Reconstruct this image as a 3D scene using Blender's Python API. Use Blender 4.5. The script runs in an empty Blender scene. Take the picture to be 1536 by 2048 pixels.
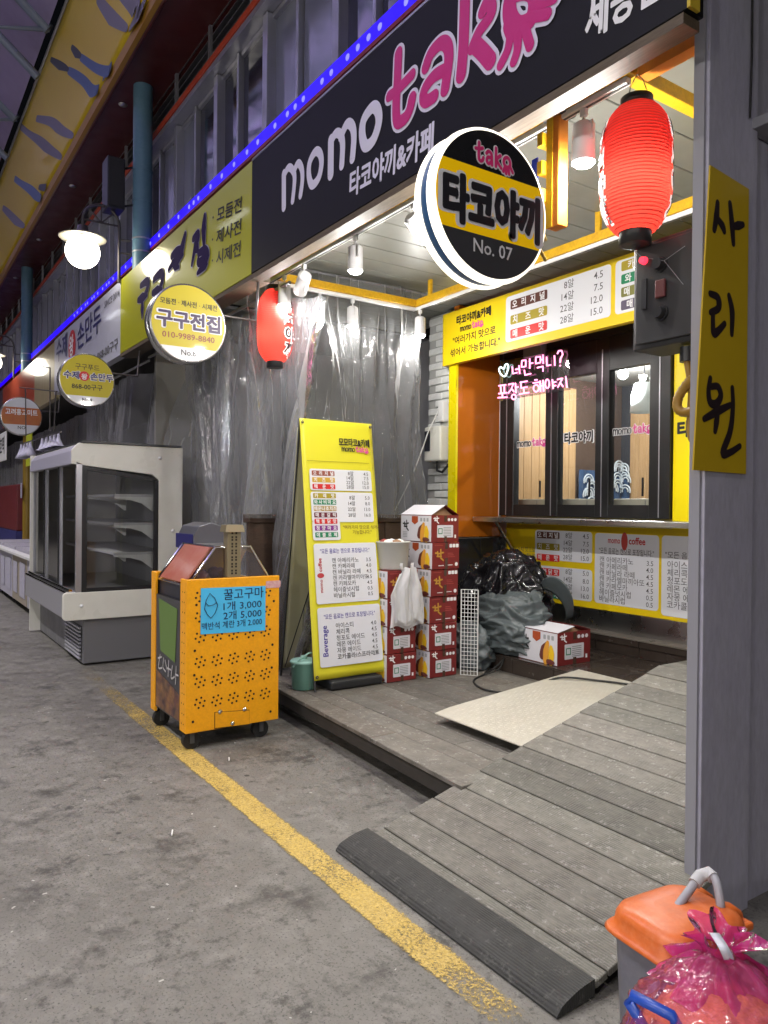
import bpy, bmesh, math, random
from mathutils import Vector, Matrix, noise
random.seed(7)
PI = math.pi
S = bpy.context.scene
COL = S.collection
V = Vector

# ------------------------------------------------------------------ camera
YAW, PITCH, ROLL, FPX = math.radians(145.958), math.radians(.429), math.radians(.5296), 1500.0
CAM = V((0, 0, 1.5))
_f = V((math.cos(YAW)*math.cos(PITCH), math.sin(YAW)*math.cos(PITCH), -math.sin(PITCH)))
_r = V((math.sin(YAW), -math.cos(YAW), 0)); _u = _r.cross(_f)
_r, _u = (math.cos(ROLL)*_r + math.sin(ROLL)*_u), (-math.sin(ROLL)*_r + math.cos(ROLL)*_u)
cd = bpy.data.cameras.new('camera'); cam = bpy.data.objects.new('camera', cd); COL.objects.link(cam)
cd.sensor_fit = 'HORIZONTAL'; cd.sensor_width = 36; cd.lens = FPX/1536*36; cd.clip_start = .05; cd.clip_end = 400
cam.matrix_world = Matrix(((_r.x, _u.x, -_f.x, 0), (_r.y, _u.y, -_f.y, 0), (_r.z, _u.z, -_f.z, 1.5), (0, 0, 0, 1)))
S.camera = cam

def at(px, py, X=None, Y=None, Z=None):
    """point where the sight line of photo pixel (px,py) meets a plane X=, Y= or Z="""
    d = _f + (px-768)/FPX*_r - (py-1024)/FPX*_u
    i, v = (0, X) if X is not None else (1, Y) if Y is not None else (2, Z)
    return CAM + d*((v-CAM[i])/d[i])

# ------------------------------------------------------------------ world, exposure
W = bpy.data.worlds.new('World'); S.world = W; W.use_nodes = True
nt = W.node_tree; bg = nt.nodes['Background']
sky = nt.nodes.new('ShaderNodeTexSky'); sky.sky_type = 'NISHITA'; sky.sun_disc = False
sky.sun_elevation = math.radians(-4); sky.sun_rotation = math.radians(60)
nt.links.new(sky.outputs[0], bg.inputs[0]); bg.inputs[1].default_value = .15
vs = S.view_settings; vs.view_transform = 'Standard'; vs.look = 'None'; vs.gamma = 1; vs.use_curve_mapping = False
vs.exposure = 0.14
S.render.engine = 'CYCLES'
cy = S.cycles
cy.use_denoising = True; cy.max_bounces = 8; cy.transparent_max_bounces = 24; cy.diffuse_bounces = 4; cy.glossy_bounces = 4
cy.caustics_reflective = False; cy.caustics_refractive = False; cy.sample_clamp_indirect = 6; cy.blur_glossy = .5
try: cy.denoiser = 'OPENIMAGEDENOISE'
except Exception: pass

def lamp(name, kind, loc, power, col=(1, 1, 1), parent=None, **k):
    L = bpy.data.lights.new(name, kind); L.energy = power; L.color = col
    aim = k.pop('aim', None)
    for a, b in k.items(): setattr(L, a, b)
    o = bpy.data.objects.new(name, L); COL.objects.link(o)
    loc = V(loc)
    if parent: o.parent = parent; loc = loc - base_of(parent)
    o.location = loc
    if aim is not None: o.rotation_euler = V(aim).to_track_quat('-Z', 'Y').to_euler()
    return o

# ------------------------------------------------------------------ materials
def M(name, col, rough=.5, metal=0, bump=None, var=None, coat=0, emit=None, spec=.5, sss=0, rvar=0, stretch=None, aniso=0):
    m = bpy.data.materials.new(name); m.use_nodes = True
    n = m.node_tree.nodes; l = m.node_tree.links; b = n['Principled BSDF']
    b.inputs['Base Color'].default_value = (*col, 1); b.inputs['Roughness'].default_value = rough
    b.inputs['Metallic'].default_value = metal; b.inputs['Specular IOR Level'].default_value = spec
    if coat: b.inputs['Coat Weight'].default_value = coat; b.inputs['Coat Roughness'].default_value = .06
    if emit: b.inputs['Emission Color'].default_value = (*emit[0], 1); b.inputs['Emission Strength'].default_value = emit[1]
    co = None
    if bump or var or rvar:
        co = n.new('ShaderNodeTexCoord').outputs['Object']
        if stretch:
            mp = n.new('ShaderNodeMapping'); mp.inputs['Scale'].default_value = stretch; l.new(co, mp.inputs[0]); co = mp.outputs[0]
    if var:      # var = [(scale, amount, colour2), ...]
        cur = None
        for sc, amt, c2 in var:
            t = n.new('ShaderNodeTexNoise'); t.inputs['Scale'].default_value = sc; t.inputs['Detail'].default_value = 6; t.inputs['Roughness'].default_value = .65
            l.new(co, t.inputs['Vector'])
            r = n.new('ShaderNodeValToRGB'); r.color_ramp.elements[0].position = .42; r.color_ramp.elements[1].position = .68
            l.new(t.outputs[0], r.inputs[0])
            mu = n.new('ShaderNodeMath'); mu.operation = 'MULTIPLY'; mu.inputs[1].default_value = amt; l.new(r.outputs[0], mu.inputs[0])
            mx = n.new('ShaderNodeMix'); mx.data_type = 'RGBA'; l.new(mu.outputs[0], mx.inputs[0])
            if cur is None: mx.inputs[6].default_value = (*col, 1)
            else: l.new(cur, mx.inputs[6])
            mx.inputs[7].default_value = (*c2, 1); cur = mx.outputs[2]
        l.new(cur, b.inputs['Base Color'])
    if rvar:
        t = n.new('ShaderNodeTexNoise'); t.inputs['Scale'].default_value = 5; t.inputs['Detail'].default_value = 5; l.new(co, t.inputs['Vector'])
        mr = n.new('ShaderNodeMapRange'); mr.inputs[1].default_value = .3; mr.inputs[2].default_value = .7
        mr.inputs[3].default_value = max(.03, rough-rvar); mr.inputs[4].default_value = min(1, rough+rvar); l.new(t.outputs[0], mr.inputs[0]); l.new(mr.outputs[0], b.inputs['Roughness'])
    if bump:
        t = n.new('ShaderNodeTexNoise'); t.inputs['Scale'].default_value = bump[0]; t.inputs['Detail'].default_value = 5; l.new(co, t.inputs['Vector'])
        bp = n.new('ShaderNodeBump'); bp.inputs['Strength'].default_value = bump[1]; bp.inputs['Distance'].default_value = bump[2] if len(bump) > 2 else .01
        l.new(t.outputs[0], bp.inputs['Height']); l.new(bp.outputs[0], b.inputs['Normal'])
    return m

def EM(name, col, s, base=None):
    m = bpy.data.materials.new(name); m.use_nodes = True; n = m.node_tree.nodes
    b = n['Principled BSDF']; b.inputs['Base Color'].default_value = (*(base or [min(1, c) for c in col]), 1)
    b.inputs['Emission Color'].default_value = (*col, 1); b.inputs['Emission Strength'].default_value = s; b.inputs['Roughness'].default_value = .4
    return m

def FILM(name, tint, haze, gloss=.1, rough=.12, bump=None, milk=(.8, .8, .82), fres=1.3, stretch=None, crease=0):
    """thin plastic sheet: see-through + milky haze + sheen"""
    m = bpy.data.materials.new(name); m.use_nodes = True; n = m.node_tree.nodes; l = m.node_tree.links
    n.remove(n['Principled BSDF']); out = n['Material Output']
    tr = n.new('ShaderNodeBsdfTransparent'); tr.inputs[0].default_value = (*tint, 1)
    df = n.new('ShaderNodeBsdfDiffuse'); df.inputs[0].default_value = (*milk, 1)
    tl = n.new('ShaderNodeBsdfTranslucent'); tl.inputs[0].default_value = (*milk, 1)
    gl = n.new('ShaderNodeBsdfGlossy'); gl.inputs['Roughness'].default_value = rough
    ml = n.new('ShaderNodeMixShader'); ml.inputs[0].default_value = .4; l.new(df.outputs[0], ml.inputs[1]); l.new(tl.outputs[0], ml.inputs[2])
    m1 = n.new('ShaderNodeMixShader'); m1.inputs[0].default_value = haze; l.new(tr.outputs[0], m1.inputs[1]); l.new(ml.outputs[0], m1.inputs[2])
    fr = n.new('ShaderNodeFresnel'); fr.inputs[0].default_value = fres
    ad = n.new('ShaderNodeMath'); ad.operation = 'ADD'; ad.inputs[1].default_value = gloss; ad.use_clamp = True; l.new(fr.outputs[0], ad.inputs[0])
    m2 = n.new('ShaderNodeMixShader'); l.new(ad.outputs[0], m2.inputs[0]); l.new(m1.outputs[0], m2.inputs[1]); l.new(gl.outputs[0], m2.inputs[2])
    if bump:
        co = n.new('ShaderNodeTexCoord'); t = n.new('ShaderNodeTexNoise'); t.inputs['Scale'].default_value = bump[0]; t.inputs['Detail'].default_value = 4
        t.inputs['Distortion'].default_value = 1.2
        mp = n.new('ShaderNodeMapping'); mp.inputs['Scale'].default_value = stretch or (1, 1, 1); l.new(co.outputs['Object'], mp.inputs[0]); t.inputs['Distortion'].default_value = 2.2 if stretch else 1.2
        l.new(mp.outputs[0], t.inputs['Vector']); bp = n.new('ShaderNodeBump'); bp.inputs['Strength'].default_value = bump[1]; bp.inputs['Distance'].default_value = bump[2]
        l.new(t.outputs[0], bp.inputs['Height'])
        for s in (gl, df, fr): l.new(bp.outputs[0], s.inputs['Normal'])
    if crease:         # film looks milkier where it turns edge-on in a fold
        lw = n.new('ShaderNodeLayerWeight'); lw.inputs[0].default_value = .5
        r = n.new('ShaderNodeMapRange'); r.inputs[1].default_value = crease[0]; r.inputs[2].default_value = 1; r.inputs[3].default_value = haze; r.inputs[4].default_value = crease[1]; l.new(lw.outputs['Facing'], r.inputs[0]); l.new(r.outputs[0], m1.inputs[0])
    l.new(m2.outputs[0], out.inputs[0]); return m

# ------------------------------------------------------------------ mesh building
def base_of(o):
    p = V((0, 0, 0))
    while o: p = p + V(o.location); o = o.parent
    return p

class MB:
    """collects shapes in world coordinates; build() links them as ONE mesh object"""
    def __init__(s): s.v = []; s.f = []; s.sm = []
    def add(s, vs, fs, smooth=False):
        k = len(s.v); s.v += [tuple(p) for p in vs]; s.f += [tuple(i+k for i in f) for f in fs]; s.sm += [smooth]*len(fs); return s
    def box(s, x0, x1, y0, y1, z0, z1):
        x0, x1 = sorted((x0, x1)); y0, y1 = sorted((y0, y1)); z0, z1 = sorted((z0, z1))
        return s.add([(x, y, z) for z in (z0, z1) for y in (y0, y1) for x in (x0, x1)],
                     [(0, 2, 3, 1), (4, 5, 7, 6), (0, 1, 5, 4), (1, 3, 7, 5), (3, 2, 6, 7), (2, 0, 4, 6)])
    def obox(s, mat, sx, sy, sz):      # oriented box, mat = 4x4, centred
        return s.add([mat @ V((x*sx/2, y*sy/2, z*sz/2)) for z in (-1, 1) for y in (-1, 1) for x in (-1, 1)],
                     [(0, 2, 3, 1), (4, 5, 7, 6), (0, 1, 5, 4), (1, 3, 7, 5), (3, 2, 6, 7), (2, 0, 4, 6)])
    def hexa(s, b, t):                 # bottom quad, top quad (same order)
        return s.add(list(b)+list(t), [(3, 2, 1, 0), (4, 5, 6, 7), (0, 1, 5, 4), (1, 2, 6, 5), (2, 3, 7, 6), (3, 0, 4, 7)])
    def cyl(s, a, b, r0, r1=None, n=16, caps=True, smooth=True):
        r1 = r0 if r1 is None else r1; a, b = V(a), V(b); d = (b-a).normalized()
        x = d.orthogonal().normalized(); y = d.cross(x)
        ring = lambda c, r: [c + x*(r*math.cos(2*PI*i/n)) + y*(r*math.sin(2*PI*i/n)) for i in range(n)]
        s.add(ring(a, r0)+ring(b, r1), [(i, (i+1) % n, n+(i+1) % n, n+i) for i in range(n)], smooth)
        if caps: s.add(ring(a, r0), [tuple(reversed(range(n)))]); s.add(ring(b, r1), [tuple(range(n))])
        return s
    def tube(s, pts, r, n=8, closed=False, smooth=True):
        pts = [V(p) for p in pts]; N = len(pts); rr = r if hasattr(r, '__len__') else [r]*N
        vs = []; x = None
        for i, p in enumerate(pts):
            a = pts[(i-1) % N] if closed or i > 0 else p; b = pts[(i+1) % N] if closed or i < N-1 else p
            d = (b-a); d = d.normalized() if d.length > 1e-9 else V((0, 0, 1))
            x = d.orthogonal().normalized() if x is None else (x - d*x.dot(d)); x = x.normalized() if x.length > 1e-6 else d.orthogonal().normalized()
            y = d.cross(x)
            vs += [p + x*(rr[i]*math.cos(2*PI*k/n)) + y*(rr[i]*math.sin(2*PI*k/n)) for k in range(n)]
        fs = []
        for i in range(N if closed else N-1):
            j = (i+1) % N
            fs += [(i*n+k, i*n+(k+1) % n, j*n+(k+1) % n, j*n+k) for k in range(n)]
        s.add(vs, fs, smooth)
        if not closed: s.add(vs[:n], [tuple(reversed(range(n)))]); s.add(vs[-n:], [tuple(range(n))])
        return s
    def lathe(s, prof, c=(0, 0, 0), n=32, axis='Z', smooth=True, sq=None):
        vs = []; c = V(c)
        for r, h in prof:
            for i in range(n):
                a = 2*PI*i/n; x, y = r*math.cos(a), r*math.sin(a)
                vs.append(c + (V((x, y, h)) if axis == 'Z' else V((h, x, y)) if axis == 'X' else V((y, h, x))))
        fs = [(j*n+i, j*n+(i+1) % n, (j+1)*n+(i+1) % n, (j+1)*n+i) for j in range(len(prof)-1) for i in range(n)]
        return s.add(vs, fs, smooth)
    def grid(s, fn, nu, nv, smooth=True, wrap=False):
        vs = [fn(i/nu, j/nv) for j in range(nv+1) for i in range(nu+1)]
        w = nu+1
        return s.add(vs, [(j*w+i, j*w+i+1, (j+1)*w+i+1, (j+1)*w+i) for j in range(nv) for i in range(nu)], smooth)
    def prism(s, poly, fr, d0, d1):    # polygon in a Frame's plane, from depth d0 to d1 along its normal
        n = len(poly); a = [fr(x, y, d0) for x, y in poly]; b = [fr(x, y, d1) for x, y in poly]
        return s.add(a+b, [tuple(reversed(range(n))), tuple(range(n, 2*n))]+[(i, (i+1) % n, n+(i+1) % n, n+i) for i in range(n)])
    def poly(s, pts): return s.add(pts, [tuple(range(len(pts)))])
    def build(s, name, mat, parent=None, local=False, bevel=0, seg=2, solid=0, kind=None, sub=0):
        me = bpy.data.meshes.new(name)
        off = V((0, 0, 0)) if (local or parent is None) else base_of(parent)
        me.from_pydata([(p[0]-off.x, p[1]-off.y, p[2]-off.z) for p in s.v], [], s.f)
        if any(s.sm): me.polygons.foreach_set('use_smooth', s.sm)
        me.materials.append(mat); me.update()
        if bevel:
            b = bmesh.new(); b.from_mesh(me); bmesh.ops.remove_doubles(b, verts=b.verts, dist=1e-5)
            ed = [e for e in b.edges if len(e.link_faces) == 2 and e.calc_face_angle(0) > .5]
            bmesh.ops.bevel(b, geom=ed, offset=bevel, segments=seg, profile=.5, affect='EDGES', clamp_overlap=True)
            b.to_mesh(me); b.free()
        o = bpy.data.objects.new(name, me); COL.objects.link(o)
        if parent: o.parent = parent
        if kind: o['kind'] = kind
        if solid:
            md = o.modifiers.new('solid', 'SOLIDIFY'); md.thickness = solid; md.offset = 0
        if sub:
            md = o.modifiers.new('sub', 'SUBSURF'); md.levels = sub; md.render_levels = sub
        return o

def tag(o, label, cat, group=None):
    o['label'] = label; o['category'] = cat
    if group: o['group'] = group
    return o
def thing(name, label, cat, loc=(0, 0, 0), group=None, rz=0):
    o = bpy.data.objects.new(name, None); COL.objects.link(o); o.location = loc; o.rotation_euler = (0, 0, rz); o.empty_display_size = .1
    return tag(o, label, cat, group)
def struct(o): o['kind'] = 'structure'; return o
def clone(o, parent=None):
    c = o.copy(); COL.objects.link(c); c.parent = parent
    for ch in list(o.children): clone(ch, c)
    return c

class Frame:
    """flat place in the world: origin o, right u, up v, outward normal n"""
    def __init__(s, o, u, v): s.o = V(o); s.u = V(u).normalized(); s.v = V(v).normalized(); s.n = s.u.cross(s.v).normalized()
    def __call__(s, x, y, d=0): return s.o + s.u*x + s.v*y + s.n*d

def rrect(x0, y0, x1, y1, r, n=4):
    r = min(r, (x1-x0)/2, (y1-y0)/2); out = []
    for cx, cy_, a0 in ((x1-r, y1-r, 0), (x0+r, y1-r, PI/2), (x0+r, y0+r, PI), (x1-r, y0+r, 1.5*PI)):
        out += [(cx+r*math.cos(a0+PI/2*i/n), cy_+r*math.sin(a0+PI/2*i/n)) for i in range(n+1)]
    return out

# ------------------------------------------------------------------ lettering
_tc = bpy.data.curves.new('type', 'FONT'); _to = bpy.data.objects.new('type', _tc); COL.objects.link(_to)
_cache = {}
def glyphs(body, bold=0.0, space=1.0):
    k = (body, bold, space)
    if k not in _cache:
        _tc.body = body; _tc.offset = bold; _tc.space_character = space; _tc.resolution_u = 2; _tc.fill_mode = 'FRONT'
        dg = bpy.context.evaluated_depsgraph_get(); dg.update(); e = _to.evaluated_get(dg); me = e.to_mesh()
        vs = [(v.co.x, v.co.y) for v in me.vertices]; fs = [tuple(p.vertices) for p in me.polygons]; e.to_mesh_clear()
        _cache[k] = (vs, fs)
    return _cache[k]
def text(mb, fr, body, x, y, h, bold=0.0, w=None, align='L', d=.001, space=1.0, shear=0, rot=0):
    """h = cap/em size in metres; w = fit to that width"""
    fat = bold if bold >= .012 else 0
    vs, fs = glyphs(body, 0 if fat else bold, space)
    if not vs: return
    x0 = min(v[0] for v in vs); x1 = max(v[0] for v in vs)
    sx = h if w is None else w/(x1-x0)
    W_ = (x1-x0)*sx; ox = {'L': 0, 'C': -W_/2, 'R': -W_}[align]
    c, s_ = math.cos(rot), math.sin(rot); P = []
    for a, b in vs:
        lx = (a-x0)*sx+ox+shear*b*h; ly = b*h
        P.append(fr(x+lx*c-ly*s_, y+lx*s_+ly*c, d))
    flip = fs and (P[fs[0][1]]-P[fs[0][0]]).cross(P[fs[0][2]]-P[fs[0][1]]).dot(fr.n) < 0
    mb.add(P, [tuple(reversed(f)) for f in fs] if flip else fs)
    if fat:            # thicken: narrow rounded ribbons along every outline edge
        cnt = {}
        for f in fs:
            for a, b in zip(f, f[1:]+f[:1]): cnt[(min(a, b), max(a, b))] = cnt.get((min(a, b), max(a, b)), 0)+1
        rr = fat*h; big = h*fat > .003; q = 0
        for (a, b), c_ in cnt.items():
            if c_ != 1: continue
            q += 1; e = P[b]-P[a]
            if e.length < 1e-7: continue
            s2 = fr.n.cross(e.normalized())*rr; t2 = e.normalized()*rr; up = fr.n*(.00006*(q % 9+1))
            if big: mb.add([P[a]+s2+up, P[a]+s2*.7-t2*.7+up, P[a]-t2+up, P[a]-s2*.7-t2*.7+up, P[a]-s2+up, P[b]-s2+up, P[b]-s2*.7+t2*.7+up, P[b]+t2+up, P[b]+s2*.7+t2*.7+up, P[b]+s2+up], [(0, 1, 2, 3, 4, 5, 6, 7, 8, 9)])
            else: mb.add([P[a]+s2-t2*.6+up, P[a]-s2-t2*.6+up, P[b]-s2+t2*.6+up, P[b]+s2+t2*.6+up], [(0, 1, 2, 3)])

def catmull(pts, per=6, closed=False):
    pts = [V(p) for p in pts]; N = len(pts)
    if N < 3 and not closed:
        return [pts[0].lerp(pts[-1], i/per) for i in range(per+1)]
    out = []
    for i in range(N if closed else N-1):
        g = (lambda k: pts[k % N]) if closed else (lambda k: pts[min(max(k, 0), N-1)])
        p0, p1, p2, p3 = g(i-1), g(i), g(i+1), g(i+2)
        for j in range(per):
            t = j/per
            out.append(.5*((2*p1)+(p2-p0)*t+(2*p0-5*p1+4*p2-p3)*t*t+(3*p1-p0-3*p2+p3)*t**3))
    if not closed: out.append(pts[-1])
    return out
def stroke(mb, pts, r, n, lift=.001, dome=.0015, closed=False, per=6, taper=None):
    """brush stroke through world points lying on a plane with normal n"""
    P = catmull(pts, per, closed); N = len(P); n = V(n).normalized(); vs = []; fs = []
    for i, p in enumerate(P):
        a = P[(i-1) % N] if closed or i else p; b = P[(i+1) % N] if closed or i < N-1 else p
        d = (b-a).normalized() if (b-a).length > 1e-9 else V((1, 0, 0)); q = n.cross(d).normalized()
        rr = r
        if taper:
            t = i/max(1, N-1); rr = r*(taper[0]+(taper[1]-taper[0])*t if len(taper) == 2 else (taper[0]+(taper[1]-taper[0])*min(1, t*2) if t < .5 else taper[1]+(taper[2]-taper[1])*(t*2-1)))
        vs += [p+q*rr+n*lift, p+q*rr*.6+n*(lift+dome*.8), p+n*(lift+dome), p-q*rr*.6+n*(lift+dome*.8), p-q*rr+n*lift]
    for i in range(N if closed else N-1):
        j = (i+1) % N
        fs += [(5*i+k, 5*i+k+1, 5*j+k+1, 5*j+k) for k in range(4)]
    fs = [tuple(reversed(f)) for f in fs]
    mb.add(vs, fs)
    if not closed:
        for i, sgn in ((0, -1), (N-1, 1)):
            p = P[i]; b = P[1]-P[0] if i == 0 else P[-1]-P[-2]
            d = b.normalized()*sgn; q = n.cross(d).normalized(); rr = (vs[5*i]-(p+n*lift)).length
            ring = [p+(q*math.cos(t)+d*math.sin(t))*rr+n*lift for t in [PI*k/8 for k in range(9)]]
            mb.add([p+n*(lift+dome)]+ring, [(0, k+2, k+1) for k in range(8)])
# ------------------------------------------------------------------ palette
white = M('white_paint', (.78, .78, .77), .4, var=[(9, .25, (.6, .59, .56))])
cream = M('cream_enamel', (.74, .73, .66), .35, var=[(6, .3, (.62, .61, .54))], rvar=.1)
blackm = M('black_matt', (.012, .012, .014), .45, rvar=.1)
blackp = M('black_plastic', (.02, .021, .023), .4, bump=(40, .1, .002))
darkgrey = M('dark_grey_metal', (.05, .052, .055), .45, var=[(5, .35, (.08, .08, .08))], rvar=.1)
grey = M('grey_paint', (.27, .27, .29), .5, var=[(4, .3, (.2, .2, .22))], rvar=.1)
steel = M('stainless_steel', (.55, .55, .55), .3, 1, var=[(7, .25, (.44, .44, .43))], rvar=.05, bump=(3, .05, .01))
chrome = M('chrome', (.75, .75, .76), .12, 1)
alu = M('aluminium', (.5, .5, .54), .38, .8, rvar=.1, var=[(5, .3, (.35, .35, .38))])
yellowp = M('yellow_steel_paint', (.72, .42, .012), .4, var=[(7, .5, (.55, .28, .01)), (45, .35, (.3, .17, .02))], rvar=.12)
ink = M('black_ink', (.012, .012, .013), .5)
greyink = M('grey_ink', (.09, .09, .1), .5)
whiteink = M('white_ink', (.82, .82, .84), .45)
blueink = M('blue_ink', (.07, .05, .35), .5)
redink = M('red_ink', (.5, .02, .03), .5)
magenta = M('magenta_vinyl', (.55, .025, .2), .4)
pinkink = M('pink_ink', (.7, .07, .3), .45)
brownink = M('brown_ink', (.1, .03, .022), .45)
oliveink = M('olive_ink', (.38, .3, .02), .45)
signred = M('sign_red', (.62, .02, .02), .45)
greenink = M('green_ink', (.012, .22, .1), .45)
purpleink = M('purple_ink', (.16, .02, .2), .45)
wineink = M('wine_ink', (.14, .015, .03), .45)
tanink = M('tan_ink', (.45, .3, .09), .45)
menuyellow = M('menu_yellow', (.78, .56, .006), .42, var=[(2, .15, (.7, .48, .01))], rvar=.08)
menuwhite = M('menu_white', (.72, .73, .78), .42)
lemon = M('lemon_banner', (.72, .66, .03), .38, bump=(4, .12, .02), rvar=.1)
orangep = M('orange_panel', (.46, .125, .008), .12, var=[(2, .25, (.4, .1, .006))], coat=.3)
cartorange = M('orange_enamel', (.92, .4, .006), .38, var=[(3, .2, (.85, .35, .006)), (18, .22, (.62, .25, .01)), (60, .14, (.25, .1, .02))], rvar=.1)
woodtan = M('pale_pine', (.48, .3, .14), .5, stretch=(14, 14, 1.2), var=[(2.2, .7, (.36, .2, .08)), (7, .4, (.55, .37, .19))])
darkwood = M('dark_stained_wood', (.075, .045, .03), .5, stretch=(6, 6, 30), var=[(2.2, .6, (.04, .024, .017)), (6, .4, (.11, .07, .05))], bump=(5, .25, .004))
tile = M('brown_tile', (.04, .03, .025), .22, var=[(4, .5, (.07, .055, .045))], rvar=.12)
blacktile = M('black_tile', (.012, .013, .016), .15, rvar=.08)
grout = M('grout', (.22, .2, .18), .8)
rubber = M('black_rubber', (.012, .012, .012), .6)

# concrete street, dark oily and pale worn patches
def ground_mat():
    m = M('street_concrete', (.13, .125, .115), .7); n = m.node_tree.nodes; l = m.node_tree.links; b = n['Principled BSDF']
    co = n.new('ShaderNodeTexCoord').outputs['Object']
    def N(scale, det=8, ro=.6, dist=0):
        t = n.new('ShaderNodeTexNoise'); t.inputs['Scale'].default_value = scale; t.inputs['Detail'].default_value = det; t.inputs['Roughness'].default_value = ro; t.inputs['Distortion'].default_value = dist
        l.new(co, t.inputs['Vector']); return t.outputs[0]
    def ramp(x, p0, p1, c0=(0, 0, 0), c1=(1, 1, 1)):
        r = n.new('ShaderNodeValToRGB'); r.color_ramp.elements[0].position = p0; r.color_ramp.elements[1].position = p1
        r.color_ramp.elements[0].color = (*c0, 1); r.color_ramp.elements[1].color = (*c1, 1); l.new(x, r.inputs[0]); return r.outputs[0]
    def mix(f, a, c, k='MIX'):
        x = n.new('ShaderNodeMix'); x.data_type = 'RGBA'; x.blend_type = k
        if isinstance(f, float): x.inputs[0].default_value = f
        else: l.new(f, x.inputs[0])
        l.new(a, x.inputs[6]); 
        if isinstance(c, tuple): x.inputs[7].default_value = (*c, 1)
        else: l.new(c, x.inputs[7])
        return x.outputs[2]
    c = ramp(N(1.1, 6, .55), .35, .7, (.095, .089, .078), (.155, .147, .131))
    c = mix(ramp(N(.45, 3, .5), .42, .62), c, (.16, .152, .136))
    c = mix(ramp(N(6.5, 10, .75, .05), .48, .66), c, (.215, .206, .186))
    c = mix(ramp(N(15, 9, .75, .0), .54, .66), c, (.055, .051, .045))
    c = mix(ramp(N(3.3, 9, .72), .54, .67), c, (.055, .051, .046))
    c = mix(ramp(N(48, 5, .7), .6, .72), c, (.2, .192, .172))
    c = mix(ramp(N(95, 4, .7), .55, .66), c, (.045, .042, .038))
    c = mix(ramp(N(2.1, 10, .8), .57, .64), c, (.052, .049, .044))
    vo = n.new('ShaderNodeTexVoronoi'); vo.inputs['Scale'].default_value = 2.6; vo.inputs['Randomness'].default_value = 1; l.new(co, vo.inputs['Vector'])
    c = mix(ramp(vo.outputs['Distance'], .035, .05, (1, 1, 1), (0, 0, 0)), c, (.045, .042, .04))
    l.new(c, b.inputs['Base Color'])
    rg = n.new('ShaderNodeMapRange'); rg.inputs[3].default_value = .38; rg.inputs[4].default_value = .78; l.new(N(2.2, 6), rg.inputs[0]); l.new(rg.outputs[0], b.inputs['Roughness'])
    bp = n.new('ShaderNodeBump'); bp.inputs['Strength'].default_value = .35; bp.inputs['Distance'].default_value = .006
    l.new(N(45, 8, .75), bp.inputs['Height']); l.new(bp.outputs[0], b.inputs['Normal'])
    return m
g = MB(); g.add([(-70, -30, 0), (30, -30, 0), (30, 12, 0), (-70, 12, 0)], [(0, 1, 2, 3)])
struct(g.build('ground', ground_mat()))

# worn yellow road line
def line_mat():
    m = M('worn_yellow_paint', (.5, .34, .06), .6, var=[(14, .5, (.38, .265, .08)), (90, .7, (.64, .48, .17)), (150, .6, (.2, .15, .065))], bump=(120, .5, .004)); n = m.node_tree.nodes; l = m.node_tree.links
    b = n['Principled BSDF']; co = n.new('ShaderNodeTexCoord').outputs['Object']
    t = n.new('ShaderNodeTexNoise'); t.inputs['Scale'].default_value = 75; t.inputs['Detail'].default_value = 9; t.inputs['Roughness'].default_value = .85; l.new(co, t.inputs[0])
    t2 = n.new('ShaderNodeTexNoise'); t2.inputs['Scale'].default_value = 3.2; t2.inputs['Detail'].default_value = 4; l.new(co, t2.inputs[0])
    # wear grows towards both ends of the stripe and along its edges
    sp = n.new('ShaderNodeSeparateXYZ'); l.new(co, sp.inputs[0])
    a = n.new('ShaderNodeMapRange'); a.inputs[1].default_value = -1.95; a.inputs[2].default_value = -1.35; a.inputs[3].default_value = 0; a.inputs[4].default_value = .3; l.new(sp.outputs[0], a.inputs[0])
    a2 = n.new('ShaderNodeMapRange'); a2.inputs[1].default_value = -4.3; a2.inputs[2].default_value = -6.9; a2.inputs[3].default_value = 0; a2.inputs[4].default_value = .2; l.new(sp.outputs[0], a2.inputs[0])
    e = n.new('ShaderNodeMath'); e.operation = 'ADD'; e.inputs[1].default_value = -1.541; l.new(sp.outputs[1], e.inputs[0])
    e2 = n.new('ShaderNodeMath'); e2.operation = 'ABSOLUTE'; l.new(e.outputs[0], e2.inputs[0])
    e3 = n.new('ShaderNodeMapRange'); e3.inputs[1].default_value = .055; e3.inputs[2].default_value = .082; e3.inputs[3].default_value = 0; e3.inputs[4].default_value = .28; l.new(e2.outputs[0], e3.inputs[0])
    s = t.outputs[0]
    for q, k in ((a.outputs[0], 1), (a2.outputs[0], 1), (e3.outputs[0], 1)):
        x = n.new('ShaderNodeMath'); x.operation = 'ADD'; l.new(s, x.inputs[0]); l.new(q, x.inputs[1]); s = x.outputs[0]
    x = n.new('ShaderNodeMath'); x.operation = 'MULTIPLY_ADD'; x.inputs[1].default_value = .35; l.new(t2.outputs[0], x.inputs[0]); l.new(s, x.inputs[2])
    r = n.new('ShaderNodeMapRange'); r.inputs[1].default_value = .69; r.inputs[2].default_value = .82; r.inputs[3].default_value = 1; r.inputs[4].default_value = 0; l.new(x.outputs[0], r.inputs[0])
    l.new(r.outputs[0], b.inputs['Alpha']); return m
g = MB(); g.add([(-7.1, 1.458, .004), (-1.3, 1.458, .004), (-1.3, 1.624, .004), (-7.1, 1.624, .004)], [(0, 1, 2, 3)])
struct(g.build('road_line', line_mat()))

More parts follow.
